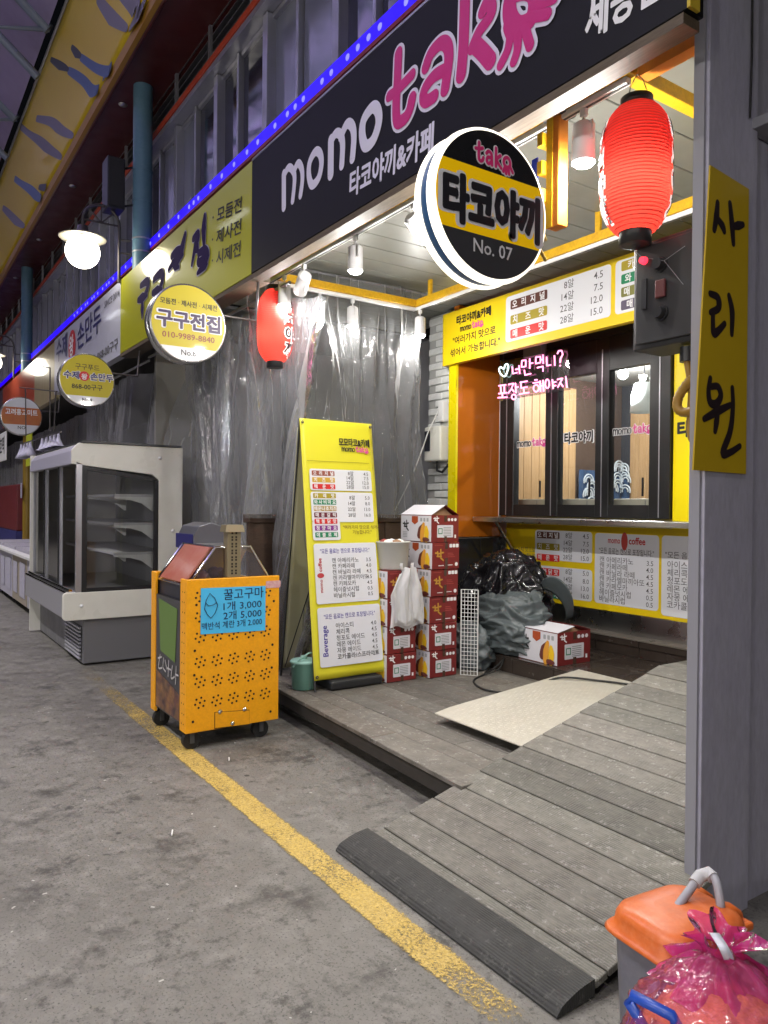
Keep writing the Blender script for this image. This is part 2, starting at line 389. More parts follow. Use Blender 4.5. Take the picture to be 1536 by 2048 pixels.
# ------------------------------------------------------------------ grooved composite boards
def board_mat(name, tone, scuff=(.36, .353, .325)):
    m = M(name, tone, .7, stretch=(1.5, 9, 9), var=[(3, .5, tuple(t*.68 for t in tone)), (9, .5, tuple(t*1.45 for t in tone))]); n = m.node_tree.nodes; l = m.node_tree.links
    b = n['Principled BSDF']; co = n.new('ShaderNodeTexCoord').outputs['Object']
    w = n.new('ShaderNodeTexWave'); w.wave_type = 'BANDS'; w.bands_direction = 'Y'; w.inputs['Scale'].default_value = 33; w.inputs['Distortion'].default_value = 0
    l.new(co, w.inputs[0])
    t = n.new('ShaderNodeTexNoise'); t.inputs['Scale'].default_value = 7; t.inputs['Detail'].default_value = 8; t.inputs['Roughness'].default_value = .75; l.new(co, t.inputs[0])
    r = n.new('ShaderNodeValToRGB'); r.color_ramp.elements[0].position = .40; r.color_ramp.elements[1].position = .62; l.new(t.outputs[0], r.inputs[0])
    mu = n.new('ShaderNodeMath'); mu.operation = 'MULTIPLY'; l.new(w.outputs[1], mu.inputs[0]); l.new(r.outputs[0], mu.inputs[1])
    src = b.inputs['Base Color'].links[0].from_socket
    mx = n.new('ShaderNodeMix'); mx.data_type = 'RGBA'; mx.blend_type = 'MULTIPLY'; l.new(src, mx.inputs[6]); mx.inputs[7].default_value = (.5, .5, .5, 1); l.new(mu.outputs[0], mx.inputs[0])
    t3 = n.new('ShaderNodeTexNoise'); t3.inputs['Scale'].default_value = 26; t3.inputs['Detail'].default_value = 7; t3.inputs['Roughness'].default_value = .8; l.new(co, t3.inputs[0])
    r3 = n.new('ShaderNodeValToRGB'); r3.color_ramp.elements[0].position = .55; r3.color_ramp.elements[1].position = .70; l.new(t3.outputs[0], r3.inputs[0])
    mx2 = n.new('ShaderNodeMix'); mx2.data_type = 'RGBA'; l.new(mx.outputs[2], mx2.inputs[6]); mx2.inputs[7].default_value = (*scuff, 1); l.new(r3.outputs[0], mx2.inputs[0])
    oi = n.new('ShaderNodeObjectInfo'); mr = n.new('ShaderNodeMapRange'); mr.inputs[3].default_value = .74; mr.inputs[4].default_value = 1.18; l.new(oi.outputs['Random'], mr.inputs[0])
    hs = n.new('ShaderNodeHueSaturation'); l.new(mr.outputs[0], hs.inputs['Value']); l.new(mx2.outputs[2], hs.inputs['Color']); l.new(hs.outputs[0], b.inputs['Base Color'])
    bp = n.new('ShaderNodeBump'); bp.inputs['Strength'].default_value = .6; bp.inputs['Distance'].default_value = .003; l.new(mu.outputs[0], bp.inputs['Height']); l.new(bp.outputs[0], b.inputs['Normal'])
    return m
deckmats = [board_mat('deck_board_%s' % a, t) for a, t in (('grey', (.15, .137, .117)), ('brown', (.138, .122, .102)), ('pale', (.165, .152, .13)))]
rampmats = [board_mat('ramp_board_%s' % a, t) for a, t in (('grey', (.165, .156, .133)), ('green', (.155, .149, .126)), ('pale', (.182, .17, .146)))]

DZ = .19
deck = thing('deck', 'low grey-brown composite board deck in front of the yellow takoyaki stall', 'deck', (-3.5, 3.2, 0))
def plank(parent, name, x0, x1, y0, y1, z, th, mat, y0b=None):
    mb = MB(); y0b = y0 if y0b is None else y0b
    c = V(((x0+x1)/2, (y0+y1)/2, z-th/2))
    b = [(x0, y0, z-th), (x1, y0b, z-th), (x1, y1, z-th), (x0, y1, z-th)]
    mb.hexa([V(p)-c for p in b], [V((p[0], p[1], z))-c for p in b])
    o = mb.build(name, mat, local=True, bevel=.003, seg=1); o.parent = parent; o.location = c-base_of(parent); return o
ys = [2.497, 2.642]+[2.642+.1455*i for i in range(1, 12)]
yprev = None
edge = lambda x: 2.376-.0463*(x+4.808)
k = 0
for i, y1 in enumerate(ys):
    y0 = ys[i-1]+.005 if i else None
    jt = [-3.55, -4.1, -3.2][i % 3]
    for x0, x1 in ((-5.42, jt-.002), (jt+.002, -2.70)):
        k += 1
        dz = random.uniform(-.0015, .0015)
        if i == 0: plank(deck, 'plank', x0, x1, edge(x0), y1, DZ+dz, .025, deckmats[k % 3], edge(x1))
        else: plank(deck, 'plank', x0, x1, y0, y1, DZ+dz, .025, deckmats[(k*7//3) % 3])
fas = MB(); fas.hexa([(-5.42, edge(-5.42)+.012, .085), (-2.7, edge(-2.7)+.012, .085), (-2.7, edge(-2.7)+.035, .085), (-5.42, edge(-5.42)+.035, .085)],
                     [(-5.42, edge(-5.42)+.012, .162), (-2.7, edge(-2.7)+.012, .162), (-2.7, edge(-2.7)+.035, .162), (-5.42, edge(-5.42)+.035, .162)])
fas.build('fascia', M('dark_deck_edge', (.03, .026, .022), .7, var=[(8, .5, (.05, .045, .04))]), deck)
for x in (-5.3, -4.6, -3.9, -3.2, -2.76):
    for y in (2.55, 3.3, 4.05):
        MB().box(x-.03, x+.03, y-.03, y+.03, 0, .163).build('deck_leg', darkgrey, deck)
MB().box(-5.42, -2.72, 2.56, 2.6, .1, .163).build('joist', darkgrey, deck)

# ramp: boards up the slope, rounded rubber nosing at the foot
ramp = thing('ramp', 'wide grooved grey board ramp sloping up from the street onto the deck', 'ramp', (-2.1, 2.6, 0))
SL = .256; rz = lambda y: .012+SL*(y-1.66); nrm = V((0, -SL, 1)).normalized(); al = V((0, 1, SL)).normalized()
x0, x1 = -2.765, -1.52
def slab(name, ya, yb, xa, xb, mat, th=.024, dz=0):
    mb = MB(); c = V(((xa+xb)/2, (ya+yb)/2, rz((ya+yb)/2)))
    q = [V((xa, ya, rz(ya)+dz)), V((xb, ya, rz(ya)+dz)), V((xb, yb, rz(yb)+dz)), V((xa, yb, rz(yb)+dz))]
    mb.hexa([p-nrm*th-c for p in q], [p-c for p in q]); o = mb.build(name, mat, local=True, bevel=.0025, seg=1); o.parent = ramp; o.location = c-base_of(ramp)
y = 1.665+.155
slab('narrow_board', y, y+.055, x0+.01, x1, rampmats[1]); y += .061
i = 0
while y < 3.84:
    yb = min(y+.136, 3.85)
    xb = x1 if y < 2.40 else -1.615
    slab('plank', y, yb, x0+random.uniform(-.004, .004), xb, rampmats[(i*5//2) % 3], dz=random.uniform(-.001, .001)); y = yb+.006; i += 1
zt = rz(3.85)
for j in range(8):
    ya = 3.858+j*.146
    o = MB().box(x0, -1.615, ya, ya+.141, zt-.024, zt).build('landing_plank', rampmats[j % 3], ramp, bevel=.003, seg=1)
nose = MB()
prof = []
for t in range(9):
    a = t/8; yy = 1.655+.165*a; prof.append((yy, rz(yy)+.004+.016*math.sin(PI*min(1, a*.75+.12))-(.012 if t == 0 else 0)))
n_ = len(prof); vs_ = [(x, p[0], p[1]) for x in (x0-.035, x1-.0) for p in prof]+[(x, p[0], .002 if p is prof[0] else max(.002, p[1]-.05)) for x in (x0-.035, x1) for p in (prof[0], prof[-1])]
fs_ = [(i, i+1, n_+i+1, n_+i) for i in range(n_-1)]
a_ = 2*n_; fs_ += [tuple([a_]+list(range(n_))+[a_+1]), tuple([a_+3]+list(range(2*n_-1, n_-1, -1))+[a_+2]), (a_, a_+2, n_, 0)]
nose.add(vs_, fs_)
nosemat = board_mat('worn_black_nosing', (.036, .036, .034), (.1, .1, .09))
nose.build('nosing', nosemat, ramp)
side = MB()
for x in (x0+.006, x1-.03):
    side.hexa([(x, 1.85, 0), (x+.02, 1.85, 0), (x+.02, 3.84, .0), (x, 3.84, 0)], [(x, 1.85, rz(1.85)-.03), (x+.02, 1.85, rz(1.85)-.03), (x+.02, 3.84, rz(3.84)-.03), (x, 3.84, rz(3.84)-.03)])
    if x > -2: side.v = side.v[:8]; side.f = side.f[:6]; side.sm = side.sm[:6]
side.build('side_board', M('ramp_side', (.05, .047, .042), .75), ramp)
MB().box(x0+.01, x0+.03, 3.86, 4.99, DZ, zt-.026).build('landing_side', tile, ramp)

# ------------------------------------------------------------------ step and counter base of the stall
step = struct(MB().box(-5.64, -1.7, 4.165, 5.02, 0, .306).build('step_core', grout))
for j in range(9):
    xa = -5.64+j*.44; xb = min(xa+.434, -1.7)
    MB().box(xa, xb, 4.152, 4.166, DZ+.001, .30).build('riser_tile', tile, step, bevel=.002, seg=1)
    for yy, ye in ((4.152, 4.575), (4.58, 4.998)):
        MB().box(xa, xb, yy, ye, .304, .316).build('step_tile', deckmats[0] if False else tile, step, bevel=.002, seg=1)
up = struct(MB().box(-5.53, -1.7, 5.012, 5.2, .31, .452).build('counter_plinth', grout))
for j in range(9):
    xa = -5.53+j*.44; xb = min(xa+.434, -1.7)
    MB().box(xa, xb, 4.996, 5.014, .318, .395).build('riser_tile', tile, up, bevel=.002, seg=1)
    MB().box(xa, xb, 4.990, 5.014, .399, .449).build('riser_tile', tile, up, bevel=.002, seg=1)
MB().box(-5.53, -1.7, 4.985, 5.135, .451, .462).build('plinth_cap', M('plinth_cap', (.16, .14, .12), .35, rvar=.1), up)
MB().box(-5.53, -1.7, 5.128, 5.2, .462, .632).build('steel_kick_plate', steel, up, bevel=.004)

# ------------------------------------------------------------------ stall walls: white brick strip, orange reveal, yellow post
bw = thing('brick_wall', 'strip of white painted brick wall beside the yellow post at the back of the stall', 'brick wall', (-6.1, 4.65, 0))
MB().box(-6.09, -5.64, 4.66, 4.9, 0, 3.42).build('mortar', M('mortar', (.42, .42, .41), .8), bw)
brickmat = M('white_brick', (.76, .77, .76), .55, var=[(8, .4, (.48, .48, .46))], bump=(25, .4, .006))
bm_ = MB().box(-.105, .105, -.012, .012, -.0325, .0325); proto = bm_.build('brick', brickmat, local=True, bevel=.006, seg=1)
proto.parent = bw; first = True
hb = MB().box(-.05, .05, -.012, .012, -.0325, .0325).build('brick', brickmat, local=True, bevel=.006, seg=1); hm = hb.data; bpy.data.objects.remove(hb)
for r_ in range(45):
    for c_ in range(5):
        x = -5.755-(c_*.222)-(.111 if r_ % 2 else 0)
        zc = .04+r_*.0755
        if x < -6.0: continue
        o = proto if first else proto.copy()
        if not first: COL.objects.link(o)
        first = False
        o.location = V((x, 4.652+random.uniform(-.002, .002), zc))-base_of(bw)
    if r_ % 2:
        o = proto.copy(); o.data = hm; COL.objects.link(o); o.location = V((-5.70, 4.652, .04+r_*.0755))-base_of(bw)
post = thing('stall_frame_post', 'yellow corner post with deep orange reveal left of the serving window', 'post', (-5.58, 4.6, .3))
MB().box(-5.64, -5.53, 4.55, 4.575, .316, 3.0).build('yellow_face', M('yellow_laminate', (.8, .66, .004), .3, rvar=.08), post)
MB().box(-5.60, -5.53, 4.576, 5.2, 1.215, 3.42).build('orange_panel', orangep, post)
MB().box(-5.60, -5.532, 4.577, 5.2, .316, 1.205).build('tile_backing', grout, post)
for j in range(2):
    for q in range(2):
        MB().box(-5.534, -5.524, 4.58+j*.29, 4.58+j*.29+.285, .32+q*.442, .32+q*.442+.438).build('tile', blacktile, post, bevel=.002, seg=1)
MB().box(-5.534, -5.524, 5.105, 5.128, 1.41, 3.0).build('cream_edge', cream, post)

# ------------------------------------------------------------------ ceiling slats over the stall
cs = struct(MB().box(-6.9, -1.66, 2.28, 4.95, 3.452, 3.47).build('ceiling', M('ceiling_gap', (.05, .05, .05), .8)))
slatmat = M('ceiling_slat', (.22, .225, .2), .42, var=[(3, .3, (.18, .185, .16))], rvar=.1)
sl = MB().box(-.114, .114, -1.33, 1.33, -.008, .008).build('ceiling_slat', slatmat, local=True, bevel=.004, seg=1)
for j in range(22):
    o = sl if j == 0 else sl.copy()
    if j: COL.objects.link(o)
    o.parent = cs; o.location = (-1.79-j*.2345, 3.615, 3.444)
# ------------------------------------------------------------------ facade: canopy beam, upper floor, soffit
beam = struct(MB().box(-45, -1.0, 2.46, 2.62, 3.46, 4.27).build('canopy_beam', M('dark_beam', (.05, .045, .05), .6)))
uw = struct(MB().box(-45, 3, 2.68, 2.9, 4.2, 6.4).build('upper_wall', M('upper_wall', (.16, .16, .18), .6, var=[(2, .4, (.11, .11, .13))])))
MB().box(-45, 3, 2.44, 2.68, 4.24, 4.262).build('window_sill', alu, uw)
glass_dark = M('dark_window_glass', (.02, .022, .035), .07, spec=.9, rvar=.03)
glass_pale = M('frosted_window_glass', (.16, .17, .22), .14, spec=.8, rvar=.05)
x = -1.2; j = 0
while x > -26:
    wdt = [.62, .44, .62, .5][j % 4]
    thick = .085 if j % 2 == 0 else .035
    MB().box(x-thick/2, x+thick/2, 2.56+(0 if j % 2 == 0 else .03), 2.675, 4.262, 5.44).build('mullion', alu, uw, bevel=.004, seg=1)
    MB().box(x-wdt+.03, x-.03, 2.64, 2.655, 4.32, 5.40).build('pane', glass_pale if j % 5 in (1, 2) else glass_dark, uw)
    MB().box(x-wdt+thick/2, x-thick/2, 2.61, 2.675, 4.262, 4.318).build('frame_rail', alu, uw)
    MB().box(x-wdt+thick/2, x-thick/2, 2.61, 2.675, 5.40, 5.44).build('frame_rail', alu, uw)
    x -= wdt; j += 1
MB().box(-45, 3, 2.50, 2.68, 5.445, 5.50).build('upper_sill', alu, uw)
MB().box(-45, 3, 2.49, 2.52, 5.505, 5.565).build('red_rail', M('red_rail', (.5, .06, .02), .45, var=[(5, .4, (.35, .04, .02))]), uw)
MB().box(-45, 3, 2.66, 2.68, 5.57, 6.4).build('louvre_back', M('louvre_back', (.02, .02, .025), .6), uw)
for q in range(5):
    mb = MB(); z = 5.60+q*.085
    mb.add([(-45, 2.56, z), (3, 2.56, z), (3, 2.64, z+.05), (-45, 2.64, z+.05), (-45, 2.56, z+.008), (3, 2.56, z+.008), (3, 2.64, z+.058), (-45, 2.64, z+.058)], [(0, 1, 2, 3), (4, 5, 6, 7), (0, 1, 5, 4)])
    mb.build('louvre', alu, uw)
for q in range(24):
    MB().box(-2-q*.95, -1.96-q*.95, 2.535, 2.565, 5.56, 6.05).build('louvre_post', alu, uw)
so = struct(MB().box(-45, 3, 2.07, 2.66, 5.95, 6.3).build('soffit_beam', M('maroon_steel', (.075, .012, .012), .4, var=[(3, .4, (.05, .008, .008))], rvar=.1)))
MB().cyl((-45, 2.075, 5.955), (3, 2.075, 5.955), .025, n=10).build('edge_pipe', M('pink_maroon', (.2, .05, .04), .35), so)
MB().box(-45, 3, 2.0, 2.045, 5.9, 6.02).build('ochre_edge', M('ochre_edge', (.4, .2, .02), .45), so)
for q in range(9):
    MB().lathe([(.0, 0), (.045, 0), (.05, .01)], (-3.4-q*2.6, 2.25, 5.938), 14).build('ceiling_spot', steel, so)

# arcade roof: ribs and translucent panels
roof = thing('arcade_roof', 'translucent arcade roof, purple light painted into its panels, with grey steel trusses above the banner', 'roof', (-20, -2, 6.3))
pan = M('roof_panel', (.36, .3, .52), .4, var=[(.7, .5, (.2, .17, .3))], rvar=.1)  # purple lamp light is put into the panel base colour
rib = M('roof_steel', (.2, .24, .32), .5, var=[(2, .4, (.13, .16, .22))])
arc = lambda t: (1.72-6.4*t, 7.3+3.2*math.sin(PI/2*min(1, t*1.05)))
NP = 7
for i in range(17):
    xa = 3-i*2.6; xb = xa-2.55
    for q in range(NP):
        (ya, za), (yb, zb) = arc(q/NP), arc((q+1)/NP)
        dy, dzv = (yb-ya)*.015, (zb-za)*.015
        mb = MB(); mb.hexa([(xa, ya+dy, za+dzv), (xb, ya+dy, za+dzv), (xb, yb-dy, zb-dzv), (xa, yb-dy, zb-dzv)], [(xa, ya+dy, za+.03+dzv), (xb, ya+dy, za+.03+dzv), (xb, yb-dy, zb+.03-dzv), (xa, yb-dy, zb+.03-dzv)])
        mb.build('roof_panel', pan, roof)
    MB().tube([(xa+.025, *arc(q/14)) for q in range(15)], .075, 8).build('rib', rib, roof)
    mb = MB()
    for q in range(0, 14, 2):
        p0, p1 = V((xa+.025, *arc(q/14))), V((xa+.025, *arc((q+2)/14))); pm = (p0+p1)/2-V((0, .12, .55))
        mb.tube([p0, pm, p1], .03, 6)
    mb.tube([V((xa+.025, *arc(q/14)))-V((0, .12, .62)) for q in range(15)], .05, 6); mb.build('truss', rib, roof)
for q in range(1, NP):
    yy, zz = arc(q/NP); MB().box(-41, 3, yy-.04, yy+.04, zz-.06, zz-.01).build('purlin', rib, roof)
# far side of the street: wall opposite, never seen directly but closes the arcade
struct(MB().box(-45, 12, -7.2, -6.9, 0, 6.6).build('opposite_wall', M('opposite_wall', (.3, .29, .3), .7, var=[(.8, .5, (.2, .19, .21))])))
# ------------------------------------------------------------------ sign helpers
def ptxt(mb, body, a, b, h, Y=None, X=None, bold=0, d=.002, space=1, shear=0):
    """lettering whose baseline runs between photo pixels a and b on the plane Y= (or X=)"""
    P0, P1 = at(*a, X=X, Y=Y), at(*b, X=X, Y=Y)
    n_ = V((0, -1, 0)) if Y is not None else V((1, 0, 0))
    u = (P1-P0); w = u.length; u.normalize(); v = n_.cross(u)
    text(mb, Frame(P0, u, v), body, 0, 0, h, bold, w=w, d=d, space=space, shear=shear)
def pst(mb, Y, pts, r, sc=1, ox=0, oy=0, lift=.002, X=None, **k):
    n_ = (0, -1, 0) if X is None else (1, 0, 0)
    stroke(mb, [at(ox+x/sc, oy+y/sc, Y=Y, X=X) for x, y in pts], r, n_, lift, **k)
LOGO_M = [([(0, .72), (.02, 0)], 0), ([(.03, .5), (.2, .72), (.36, .52), (.37, .02)], 0), ([(.37, .5), (.56, .74), (.72, .52), (.73, .02)], 0), ([(1.12, .7), (.9, .55), (.88, .25), (1.08, .04), (1.32, .2), (1.34, .52)], 1)]
LOGO_T = [([(.28, 1.08), (.26, .25), (.38, .04), (.55, .1), (.62, .28)], 0), ([(.02, .68), (.3, .72), (.55, .82)], 0),
          ([(.85, .6), (1.02, .76), (1.24, .66), (1.28, .3), (1.3, .02)], 0), ([(1.26, .42), (.98, .4), (.88, .18), (1.02, .04), (1.26, .2)], 0),
          ([(1.6, 1.1), (1.6, .02)], 0), ([(1.95, .74), (1.66, .42), (2.02, .02)], 0),
          ([(2.5, .78), (2.26, .62), (2.26, .32), (2.5, .2), (2.72, .32), (2.72, .62)], 1), ([(2.36, .25), (2.2, -.12)], 0), ([(2.48, .2), (2.42, -.2)], 0), ([(2.6, .2), (2.66, -.18)], 0), ([(2.72, .3), (2.95, -.02)], 0)]
def logo(fr, x, y, h, parent, dark=None, which='both', outline=None, pinkm=None, name='lettering'):
    dark = dark or ink; w = 0
    for strokes, m, r, xo in ((LOGO_M, dark, .085, 0), ([(([(a+1.55, b) for a, b in p]), c) for p, c in LOGO_M], dark, .085, 0), (LOGO_T, pinkm or pinkink, .105, 3.2 if which == 'both' else 0)):
        if which == 'tako' and strokes is not LOGO_T: continue
        for rr, mm, lf in (((r+.075, outline, .0012),) if outline else ())+((r, m, .003),):
            mb = MB()
            for q, (p, c) in enumerate(strokes): stroke(mb, [fr(x+(a+xo)*h, y+b*h) for a, b in p], rr*h, fr.n, lf+q*.00015, .0006, closed=bool(c), per=5)
            mb.build(name, mm, parent)
def hang(fr, x, y, h, body, parent, fill=None, outline=None, w=None, bold=.035, align='C', space=1.0, name='lettering'):
    if outline: mb = MB(); text(mb, fr, body, x, y, h, bold+.055, w=w, align=align, d=.0015, space=space); mb.build('lettering_outline', outline, parent)
    mb = MB(); text(mb, fr, body, x, y, h, bold, w=(w-.1*h if w and outline else w), align=align, d=.0035, space=space); mb.build(name, fill or ink, parent)

# ------------------------------------------------------------------ shop fascia signs
SY = 2.15
signblack = M('black_sign_vinyl', (.007, .007, .009), .5, spec=.25)
signgreen = M('yellow_green_sign_vinyl', (.4, .4, .003), .45, coat=.4)
signwhite = M('white_sign_vinyl', (.55, .56, .68), .35, coat=.5)
brownwood = M('sign_timber', (.09, .066, .042), .65, stretch=(1, 12, 12), var=[(3, .6, (.07, .05, .032)), (12, .4, (.2, .155, .105))])
t = thing('shop_sign', 'long black takoyaki shop sign with white and magenta lettering and octopus logo', 'sign', (-3.1, 2.2, 3.11), 'shop signs along the facade')
MB().box(-4.862, -1.47, SY, 2.24, 3.11, 3.89).build('panel', signblack, t, bevel=.003)
MB().box(-4.862, -1.485, 2.153, 2.24, 3.072, 3.107).build('timber_batten', brownwood, t)
MB().box(-4.862, -1.47, 2.148, 2.2, 3.892, 3.905).build('top_trim', alu, t)
MB().box(-1.469, -1.457, 2.148, 2.2, 3.11, 3.9).build('end_trim', M('end_trim_yellow', (.55, .4, .03), .5), t)
A, B = 3.84, 3.572
lav = M('white_sign_letter', (.68, .66, .8), .4)
momo = [([(262, 760), (262, 1015)], .024, 0), ([(262, 775), (298, 712), (332, 735), (345, 800), (330, 965)], .02, 0), ([(338, 745), (370, 680), (398, 715), (405, 800), (390, 925)], .02, 0),
        ([(505, 590), (462, 670), (455, 770), (480, 845), (530, 790), (552, 680), (540, 605)], .022, 1),
        ([(625, 500), (622, 765)], .027, 0), ([(625, 515), (662, 450), (700, 462), (715, 540), (708, 695)], .022, 0), ([(702, 475), (748, 378), (788, 395), (802, 480), (790, 642)], .023, 0),
        ([(945, 250), (880, 340), (865, 450), (890, 545), (950, 500), (992, 370), (985, 275)], .026, 1)]
mb = MB()
for q, (p, r, c) in enumerate(momo): pst(mb, SY, p, r*1.25, A, 500, 150, lift=.002+q*.0002, closed=bool(c))
mb.build('lettering_momo', lav, t)
tako = [([(352, 385), (345, 560), (335, 760), (345, 870), (395, 850), (430, 790), (450, 705)], .042, 0), ([(285, 690), (345, 645), (450, 535)], .036, 0),
        ([(548, 480), (585, 385), (655, 312), (702, 330), (712, 430), (685, 640)], .042, 0), ([(690, 500), (610, 545), (545, 630), (530, 700), (555, 725), (610, 690)], .04, 0),
        ([(830, -60), (825, 120), (818, 330), (800, 540)], .044, 0), ([(880, 345), (930, 230), (1005, 125), (1020, 60), (990, 15), (955, 85)], .038, 0), ([(900, 320), (960, 380), (1010, 440)], .046, 0),
        ([(1255, -70), (1160, -20), (1150, 110), (1200, 190), (1290, 150), (1330, 40), (1320, -50)], .05, 1),
        ([(1150, 170), (1180, 230), (1250, 200)], .05, 0),
        ([(1155, 250), (1135, 360), (1085, 465)], .03, 0), ([(1205, 240), (1205, 350), (1180, 440)], .03, 0), ([(1260, 210), (1295, 330)], .03, 0), ([(1290, 120), (1340, 120), (1420, 105)], .03, 0), ([(1320, 40), (1390, 20), (1470, -10)], .03, 0)]
for nm, ex, m_, lf in (('lettering_outline', .016, lav, .002), ('lettering_tako', 0, magenta, .0055)):
    mb = MB()
    for q, (p, r, c) in enumerate(tako): pst(mb, SY, p, r*.8+ex, B, 700, 0, lift=lf+q*.0002, closed=bool(c), dome=.0006)
    mb.build(nm, m_, t)
mb = MB(); ptxt(mb, '타코야끼&카페', (700, 391), (866, 300), .155, Y=SY, bold=.03); mb.build('lettering', lav, t)
mb = MB(); ptxt(mb, '세종점', (1172, 78), (1322, -12), .19, Y=SY, bold=.025); mb.build('lettering', whiteink, t)

t = thing('shop_sign', 'glossy yellow-green shop sign with purple brush lettering behind round sign number eight', 'sign', (-6.5, 2.2, 3.11), 'shop signs along the facade')
MB().box(-8.27, -4.868, SY+.002, 2.24, 3.11, 3.90).build('panel', signgreen, t, bevel=.003)
MB().box(-8.27, -4.868, 2.155, 2.3, 3.075, 3.107).build('timber_batten', brownwood, t)
purplebrush = M('purple_brush_ink', (.025, .014, .07), .8, spec=.1)
mb = MB(); mo = MB()
for body, a, b in (('· 모둠전', (425, 446), (483, 420)), ('· 제사전', (424, 490), (482, 464)), ('· 시제전', (424, 532), (481, 508))): ptxt(mb, body, a, b, .115, Y=SY, bold=.02)
mb.build('lettering', M('dark_olive_letter', (.02, .02, .015), .5), t)
cal = [[(690, 640), (740, 590), (790, 600), (720, 680), (660, 770)], [(820, 430), (790, 560), (740, 740)], [(700, 700), (760, 740)], [(740, 660), (785, 640)],
       [(900, 470), (945, 430), (920, 540), (885, 720)], [(920, 520), (950, 590)], [(1010, 255), (1000, 380), (1005, 560)], [(950, 610), (1010, 580), (1030, 640), (950, 700), (955, 620)], [(955, 700), (1020, 700), (940, 800)],
       [(395, 920), (455, 880), (460, 940), (410, 1060)], [(370, 1060), (455, 1010)], [(410, 1060), (408, 1220)],
       [(520, 860), (590, 800), (600, 880), (560, 980)], [(510, 990), (600, 950)]]
for q, p in enumerate(cal):
    pst(mo, SY, p, .05, 4.8, 200, 380, lift=.0022+q*.0001, dome=.0006, taper=(.75, 1.2, .55))
mo.build('lettering_outline', M('pale_lilac', (.38, .36, .45), .5), t)
mo = MB()
for q, p in enumerate(cal): pst(mo, SY, p, .042, 4.8, 200, 380, lift=.0048+q*.0001, dome=.0006, taper=(.7, 1.25, .4))
mo.build('lettering_brush', purplebrush, t)

t = thing('shop_sign', 'glossy white dumpling shop sign with navy brush lettering and red round mark', 'sign', (-10, 2.2, 3.11), 'shop signs along the facade')
MB().box(-11.9, -8.275, SY+.004, 2.24, 3.10, 3.90).build('panel', signwhite, t, bevel=.003)
navy = M('navy_brush_ink', (.03, .03, .14), .4)
mb = MB(); ptxt(mb, '수제', (113, 722), (134, 708), .36, Y=SY, bold=.015); ptxt(mb, '손만두', (155, 697), (202, 656), .36, Y=SY, bold=.015); mb.build('lettering', navy, t)
mb = MB(); ptxt(mb, 'SINCE 2014', (209, 617), (239, 592), .11, Y=SY, bold=.01); ptxt(mb, '번호 868-00구구', (178, 733), (236, 694), .13, Y=SY, bold=.01); mb.build('lettering', greyink, t)
fr_ = Frame(at(144, 693, Y=SY), (1, 0, 0), (0, 0, 1))
mb = MB(); mb.prism([(.22*math.cos(2*PI*i/28), .22*math.sin(2*PI*i/28)) for i in range(28)], fr_, .001, .0025); mb.build('red_disc', redink, t)
mb = MB(); text(mb, fr_, '왕', -.15, -.1, .3, .03, d=.004); mb.build('lettering', whiteink, t)
for nm, lab, xa, xb, m_ in (('shop_sign', 'streaky beige sign panel beside the white dumpling sign', -13.6, -11.905, M('beige_sign', (.5, .42, .24), .35, coat=.5, stretch=(6, 6, 1), var=[(3, .6, (.38, .3, .16))])),
                            ('shop_sign', 'coral red sign panel farthest along the facade', -17.4, -13.605, M('coral_sign', (.62, .12, .07), .3, coat=.5, var=[(2, .3, (.5, .09, .05))])),
                            ('shop_sign', 'dark distant sign panel beyond the coral one', -32, -17.405, M('far_sign', (.12, .1, .14), .4, coat=.3, var=[(1, .5, (.3, .25, .1))]))):
    tag(MB().box(xa, xb, SY+.006, 2.24, 3.05, 3.88).build(nm, m_), lab, 'sign', 'shop signs along the facade')

# blue LED strip along the canopy
led = thing('led_strip', 'glowing blue LED strip running along the top of the shop signs', 'light strip', (-10, 2.42, 4.28))
MB().box(-30, -1.2, 2.40, 2.43, 4.225, 4.325).build('diffuser', EM('blue_led', (.022, .0, 1.0), 1.0, (.0, .0, .06)), led)
MB().box(-30, -1.2, 2.395, 2.46, 4.195, 4.222).build('tray', M('red_tray', (.25, .02, .03), .4), led)
mb = MB(); x = -1.4; q = 0
while x > -12:
    mb.lathe([(0, -.008), (.016, -.005), (.022, 0)], (x, 2.399, 4.275), 10, axis='Y'); x -= random.choice((.12, .2, .26, .3)); q += 1
mb.build('led_dots', EM('blue_white_led', (.2, .2, 1), 1.3), led, kind='stuff')

# ------------------------------------------------------------------ columns, speaker, globe lamps
bluepaint = M('blue_grey_column_paint', (.1, .2, .27), .4, var=[(3, .5, (.06, .13, .19)), (14, .3, (.16, .27, .33))], rvar=.1)
for X_, lab in ((-8.12, 'pale blue steel column above the yellow-green sign carrying the speaker'), (-15.6, 'farther pale blue steel column above the beige sign')):
    c = thing('column', lab, 'column', (X_, 2.335, 3.92), 'blue columns on the facade')
    MB().cyl((X_, 2.335, 3.2), (X_, 2.335, 5.95), .1, n=28).build('shaft', bluepaint, c)
    for z in (4.18, 4.32, 4.72, 5.05):
        MB().cyl((X_, 2.335, z-.008), (X_, 2.335, z+.008), .105, n=28).build('clamp_ring', alu if z < 4.5 else bluepaint, c)
t = thing('speaker', 'black wall speaker bracketed to the blue column', 'speaker', (-8.33, 2.1, 4.62))
sp = at(230, 372, Y=2.08)
MB().box(sp.x-.14, sp.x+.1, 1.98, 2.16, sp.z-.27, sp.z+.27).build('cabinet', blackp, t, bevel=.012)
MB().box(sp.x+.101, sp.x+.106, 2.0, 2.14, sp.z-.24, sp.z+.24).build('grille', M('speaker_grille', (.02, .02, .022), .7, bump=(400, .5, .002)), t)
for z in (-.2, .2): MB().tube([(sp.x, 2.16, sp.z+z), (sp.x+.1, 2.24, sp.z+z), (-8.1, 2.26, sp.z+z)], .012, 6).build('bracket', blackm, t)
